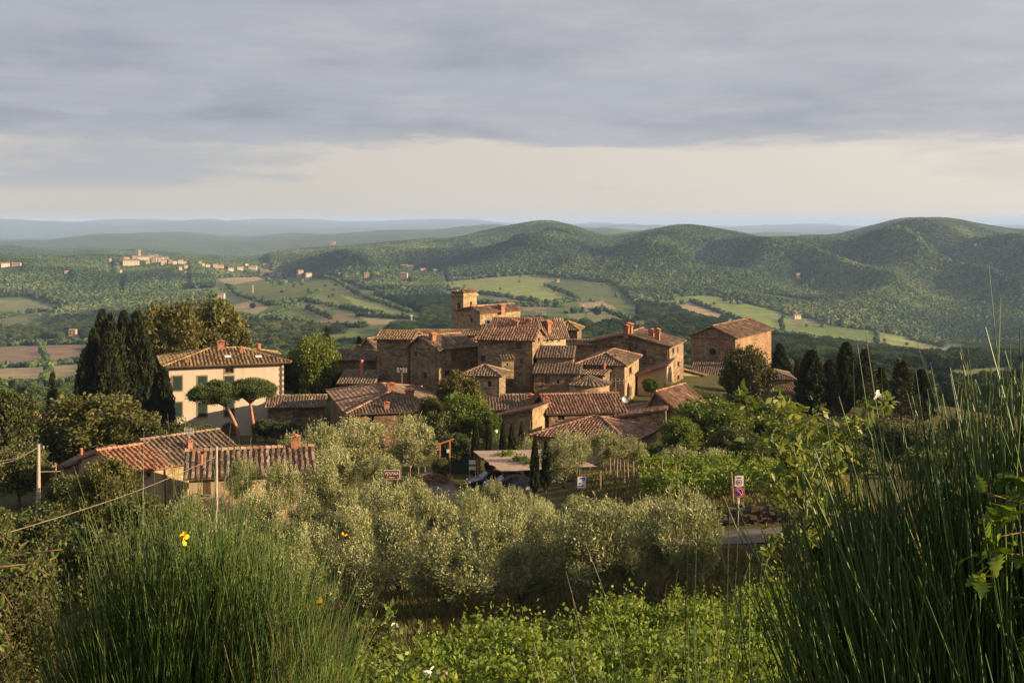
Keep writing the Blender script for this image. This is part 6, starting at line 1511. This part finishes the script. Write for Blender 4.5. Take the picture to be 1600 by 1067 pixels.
# ------------------------------------------------------------------ leafy branches near the camera: every leaf a part
def leaf_shape(name, L, W_, mat, lobes=0, fold=0.25, curl=0.3):
    """a curved leaf of two strips along a midrib; lobes > 0 gives an oak outline"""
    n = 6 if not lobes else 2 * lobes + 2; V = []; Fq = []
    for i in range(n + 1):
        t = i / n; w = math.sin(math.pi * (0.04 + 0.94 * t) ** 0.8) * W_ / 2
        if lobes: w *= (1.15 if i % 2 else 0.55) if 0 < i < n else 0.3
        z = -curl * L * t * t
        V += [(-w, t * L, z + fold * w), (0, t * L, z), (w, t * L, z + fold * w)]
    for i in range(n):
        a = 3 * i; Fq += [(a, a + 1, a + 4, a + 3), (a + 1, a + 2, a + 5, a + 4)]
    return mesh(name, V, Fq, mat, {'r': np.full(len(V), .5)}, True)
def leafy(name, label, cat, base, branches, shapes, nleaf, twig, seed, rad=0.006, size=(0.7, 1.2), extra=0, extra_size=.04, imin=2):
    """branches: polylines of world points; leaves hang along their outer two thirds"""
    r = np.random.default_rng(seed); o_ = empty(name, base, label, cat); org = np.array(base, float)
    segs = []
    for br_ in branches:
        P_ = np.array(br_, float); d = np.r_[0, np.cumsum(np.linalg.norm(np.diff(P_, axis=0), axis=1))]; q = pchip(d, P_, np.linspace(0, d[-1], 9)) if len(P_) > 2 else P_[0] + (P_[1] - P_[0]) * np.linspace(0, 1, 9)[:, None]
        b = MB(); b.tube(q, list(np.linspace(rad, rad * .35, 9)), 5); b.build('branch', twig, o_, org, True); segs.append((q, d[-1]))
        for k in range(max(2, int(d[-1] * 9))):                      # twigs
            i = r.integers(2, 8); tp = q[i] + (nrm(q[i + 1] - q[i]) * .6 + nrm(r.normal(0, 1, 3)) * .8) * r.uniform(.05, .14)
            b = MB(); b.tube([q[i], (q[i] + tp) / 2 + r.normal(0, .006, 3), tp], [rad * .4, rad * .3, rad * .2], 4); b.build('twig', twig, o_, org); segs.append((np.stack([q[i] + (tp - q[i]) * t for t in np.linspace(0, 1, 9)]), np.linalg.norm(tp - q[i]) * 3))
    wts = np.array([s[1] for s in segs]); wts /= wts.sum()
    for k in range(nleaf):
        q, _l = segs[r.choice(len(segs), p=wts)]; i = r.integers(imin, 9); p_ = q[i] + r.normal(0, .004, 3)
        t = nrm(q[min(i + 1, 8)] - q[max(i - 1, 0)]); d = nrm(t * .5 + nrm(r.normal(0, 1, 3)) * 1.0 + np.array([0, 0, .15])); s = nrm(np.cross(d, UP + r.normal(0, .45, 3))); n_ = np.cross(s, d)
        lo = link('leaf', shapes[k % len(shapes)], o_); sc_ = r.uniform(*size)
        from mathutils import Matrix
        m4 = Matrix(((s[0], d[0], n_[0], p_[0] - org[0]), (s[1], d[1], n_[1], p_[1] - org[1]), (s[2], d[2], n_[2], p_[2] - org[2]), (0, 0, 0, 1)))
        lo.matrix_local = m4 @ Matrix.Scale(sc_, 4)
    if extra:
        k = r.choice(len(segs), extra, p=wts); i = r.integers(2, 9, extra); P_ = np.array([segs[a][0][b] for a, b in zip(k, i)]) + r.normal(0, .02, (extra, 3))
        V, Q = leaf_arr(P_, rdir(extra, r), extra_size, extra_size * .5, r, .1)
        tag(link('small_leaves', mesh('small_leaves', V - org, Q, shapes[0].materials[0], {'r': np.repeat(r.random(extra), 4)}), o_), kind='stuff')
    return o_
RL = [leaf_shape('rose_leaf', .052, .026, M['rose'], 0, .5, c) for c in (.1, .35, .6)]
Yr = 5.2
A_ = lambda *pp: [at(px, py, Yr + dy) for px, py, dy in pp]
gr_ = at(1290, 1067, Yr); gr_[2] = G(gr_[0], Yr)
stem0 = [gr_, at(1270, 950, Yr), at(1255, 850, Yr), at(1262, 760, Yr)]
rb_ = leafy('rose_shrub', 'leafy wild rose shrub with a white bud rising left of the tall broom', 'shrub', gr_, [stem0,
    A_((1262, 770, 0), (1240, 700, -.1), (1228, 650, 0), (1218, 612, .1)), A_((1262, 760, 0), (1290, 700, .1), (1330, 668, .1), (1372, 622, 0)), A_((1258, 800, 0), (1215, 760, .1), (1200, 745, .2), (1182, 742, .2)), A_((1258, 800, 0), (1225, 720, -.2), (1195, 695, -.2), (1168, 690, -.1)),
    A_((1260, 780, 0), (1290, 740, -.2), (1310, 690, -.2), (1350, 660, -.2)), A_((1258, 830, 0), (1225, 790, .1), (1215, 770, .2), (1192, 772, .2)), A_((1256, 850, 0), (1285, 800, .2), (1320, 780, .2), (1345, 750, .2)), A_((1255, 860, 0), (1230, 845, -.1), (1210, 835, -.1), (1200, 850, -.1)), A_((1262, 770, 0), (1262, 700, .2), (1255, 660, .2), (1240, 630, .2)), A_((1240, 720, 0), (1205, 690, 0), (1190, 660, 0), (1180, 650, 0)), A_((1258, 820, 0), (1270, 740, .2), (1290, 715, .25), (1305, 680, .3))],
    RL, 295, M['twig_green'], 51, 0.0055, (0.8, 1.5), extra=1600, extra_size=.042)
flower(rb_, at(1371, 620, Yr), .03, M['petal'], 90, 'bud')
gr2 = at(585, 1067, 8.5); gr2[2] = G(gr2[0], 8.5)
A2 = lambda *pp: [at(px, py, 8.5 + dy) for px, py, dy in pp]
rb2 = leafy('rose_bush', 'small rose bush with white flowers beside the big broom', 'shrub', gr2, [[gr2, at(588, 1040, 8.5), at(582, 1000, 8.5), at(578, 962, 8.5)], A2((586, 1030, 0), (605, 1000, .1), (612, 985, 0)), A2((584, 1020, 0), (565, 995, .1), (556, 968, 0)), A2((588, 1050, 0), (615, 1040, .1), (640, 1045, 0)), A2((588, 1040, 0), (560, 1030, .1), (545, 1005, 0)), A2((588, 1050, 0), (600, 1030, .2), (630, 1020, .2)), A2((588, 1060, 0), (570, 1050, .2), (550, 1050, .2)), A2((580, 1000, 0), (592, 980, 0), (604, 965, 0))], [leaf_shape('bush_leaf', .07, .04, M['rose'], 0, .4, .3)], 210, M['twig_green'], 52, .006, (.6, 1.2), extra=300, extra_size=.05)
flower(rb2, at(613, 980, 8.5), .045, M['petal'], 91); flower(rb2, at(618, 982, 8.45), .035, M['petal'], 93); flower(rb2, at(672, 1047, 8.4), .05, M['petal'], 92)
OL_ = [leaf_shape('oak_leaf', .085, .060, M['oakleaf'], 4, .25, c) for c in (.05, .25, .4)]
Yo = 2.9; go_ = np.array([1.75, 2.9, G(1.75, 2.9)])
A3 = lambda *pp: [at(px, py, Yo + dy) for px, py, dy in pp]
leafy('oak_sapling', 'young oak branch with lobed yellow green leaves at the right edge', 'tree', go_, [[go_, go_ + np.array([-.02, 0, .6]), at(1680, 860, Yo), at(1675, 740, Yo)], A3((1680, 860, 0), (1610, 866, 0), (1545, 862, -.05)), A3((1678, 800, 0), (1615, 790, 0), (1535, 768, -.05)), A3((1678, 830, 0), (1620, 830, 0), (1560, 838, -.05)), A3((1678, 900, 0), (1640, 930, 0), (1595, 945, 0)), A3((1676, 780, 0), (1640, 750, -.05), (1590, 745, -.05)), A3((1680, 950, 0), (1640, 985, 0), (1590, 1000, 0))], OL_, 170, M['twig'], 53, .0035, (.45, .82), imin=4)
PL = [leaf_shape('plum_leaf', .045, .018, M['rose'], 0, .4, c) for c in (.1, .4)]
Yp = 5.5; gp = at(-60, 1067, Yp); gp[2] = G(gp[0], Yp)
A4 = lambda *pp: [at(px, py, Yp + dy) for px, py, dy in pp]
leafy('plum_branch', 'twiggy branches with small narrow leaves at the left edge', 'shrub', gp, [[gp, at(-70, 1000, Yp), at(-65, 920, Yp), at(-60, 850, Yp)], A4((-62, 880, 0), (0, 885, 0), (45, 882, .1), (78, 898, .1)), A4((-62, 870, 0), (20, 868, .1), (65, 862, .1), (98, 858, .1)), A4((-60, 860, 0), (-10, 840, 0), (15, 828, 0)), A4((-64, 920, 0), (0, 925, 0), (20, 950, 0)), A4((-64, 930, 0), (-10, 900, -.1), (30, 905, -.1)), A4((-66, 960, 0), (-10, 965, 0), (15, 1000, 0))], PL, 240, M['twig'], 54, .006, (.6, 1.25))

# ------------------------------------------------------------------ far settlements on the hills
def far_house(px, py, w, h, label, group, yaw=20, wall='plaster_pale', tile='tile', name='far_house', cat='house', tall=None):
    Y = settle_y(px, py); h = h * 1.08; w = w * 0.9
    p = at(px, py, Y); W = w / F * Y; H = h / F * Y; D = W * 0.7
    a = math.radians(yaw); ex = np.array([math.cos(a), math.sin(a), 0]); fy = np.array([-math.sin(a), math.cos(a), 0])
    zb = float(hz(p[0], p[1])) - 3; zt = max(p[2] + H, zb + 4); o_ = empty(name, (p[0], p[1], zb), label, cat, group); org = np.array(o_.location)
    c = np.array([p[0], p[1], 0.0]); P_ = lambda u, v, z: c + ex * u * W / 2 + fy * v * D / 2 + UP * z
    b = MB(); rise = 0.0 if tall else min(W, 14) * 0.16
    wall_face(b, P_(-1, -1, 0), ex, -fy, W, zb, zt, []); wall_face(b, P_(1, -1, 0), fy, ex, D, zb, zt, []); wall_face(b, P_(1, 1, 0), -ex, fy, W, zb, zt, []); wall_face(b, P_(-1, 1, 0), -fy, -ex, D, zb, zt, [])
    for s_ in (-1, 1): b.poly([P_(s_, -1, zt), P_(s_, 1, zt), P_(s_, 0, zt + rise)])
    b.build('wall', M[wall], o_, org)
    b = MB(); k = 1.06
    b.poly([P_(-k, -k * 1.05, zt - .1), P_(k, -k * 1.05, zt - .1), P_(k, 0, zt + rise + .25), P_(-k, 0, zt + rise + .25)], .7); b.poly([P_(k, k * 1.05, zt - .1), P_(-k, k * 1.05, zt - .1), P_(-k, 0, zt + rise + .25), P_(k, 0, zt + rise + .25)], .7)
    b.build('roof', M[tile], o_, org)
    n = max(2, int(W / 4)); fl = max(1, int((p[2] + H - zb - 3) / 3.2))
    for f_ in range(min(fl, 3)):
        for k in range(min(n, 5)):
            b = MB(); u = -1 + 2 * (k + .5) / min(n, 5); b.box(P_(u, -1.0, zt - 1.8 - 3.2 * f_), ex * .55, fy * .05, UP * .8); b.build('window', M['pane'], o_, org)
g_ = 'houses of the hilltop town'
far_house(218, 404, 4.6, 12.5, 'square tower standing over the hilltop town', g_, 25, 'plaster_tan', name='far_tower', cat='tower', tall=1)
for k, (px, py, w, h, m_) in enumerate(TOWN): far_house(px, py, w, h, 'pale house crowded in the hilltop town on the left', g_, random.uniform(5, 40), m_, random.choice(['tile', 'tile_red', 'tile_grey']))
g_ = 'houses scattered along the far ridge'
NAMED = {345: 'ruddy farmhouse among trees above the left vineyards', 469: 'taller of two pale houses on the ridge above the vineyards', 482: 'right one of two pale houses above the vineyards', 114: 'lone pale farmhouse in the left valley', 118: 'low white barn beside the lone valley farmhouse', 1247: 'pale house on the wooded spur at right, upper one', 1269: 'pale house on the wooded spur at right, lower one', 1525: 'tiny house high on the right hill', 520: 'tiny farmhouse on the dark skyline ridge', 935: 'long white farm high on the wooded slope', 1245: 'farm beside the ploughed field right of the church', 418: 'long pale farm building at the end of the far village', 8: 'pale house at the left edge of the far ridge', 573: 'pale house alone beyond the vineyard rows'}
for k, (px, py, w, h) in enumerate(RIDGE): far_house(px, py, w, h, NAMED.get(px, 'small pale farmhouse far off on the ridge or valley slope'), g_, random.uniform(-10, 45), random.choice(['plaster_pale', 'plaster_tan', 'plaster_pale']), random.choice(['tile', 'tile_red']))
# a mast and thin smoke over the valley on the right
for (px, py, h, lab) in ((643, 514, 22, 'thin lattice mast on the slope left of the bell tower'), (395, 458, 12, 'distant mast in the left vineyards')):
    Y = hhit(px, py); p = at(px, py, Y); o_ = empty('mast', p - UP * 2, lab, 'mast'); b = MB(); hm_ = h / F * Y
    for s_ in (-1, 1): b.tube([p + np.array([s_ * .8, 0, -2]), p + np.array([s_ * .15, 0, hm_])], .22, 4)
    for k in range(8): b.tube([p + np.array([-.8 + .08 * k, 0, hm_ * k / 8]), p + np.array([.8 - .08 * k, 0, hm_ * (k + 1) / 8])], .12, 4)
    b.build('lattice', M['metal'], o_, p - UP * 2); b = MB(); b.box(p + UP * hm_ * .93, (1.6, 0, 0), (0, .3, 0), (0, 0, .5)); b.build('dishes', M['white'], o_, p - UP * 2)

# thin smoke lying over the valley fields on the right
Y = hhit(1476, 556); c = at(1476, 549, Y); W = 34 / F * Y; H = 8 / F * Y
sm_, SN = new_mat('thin_smoke'); sv = SN.n('ShaderNodeVolumePrincipled', {'Color': (0.9, 0.92, 1.0, 1), 'Density': 0.014}); SN.n('ShaderNodeOutputMaterial', {'Volume': sv.outputs[0]})
V = []; Q = []; nu, nw = 24, 10; rr = np.random.default_rng(3)
for j in range(nw + 1):
    for i in range(nu):
        a, b_ = 2 * math.pi * i / nu, math.pi * j / nw; k = 1 + 0.18 * math.sin(3 * a + 2 * b_) + 0.12 * math.sin(7 * a)
        V.append((c[0] + W * math.cos(a) * math.sin(b_) * k, c[1] + W * 0.6 * math.sin(a) * math.sin(b_) * k, c[2] + H * math.cos(b_) * (1 + 0.5 * math.cos(a)) + 0.25 * H * math.cos(a)))
for j in range(nw):
    for i in range(nu): Q.append((j * nu + i, (j + 1) * nu + i, (j + 1) * nu + (i + 1) % nu, j * nu + (i + 1) % nu))
tag(link('smoke', mesh('smoke', V, Q, sm_)), 'thin pale smoke drifting over the valley fields', 'smoke', None, 'stuff')
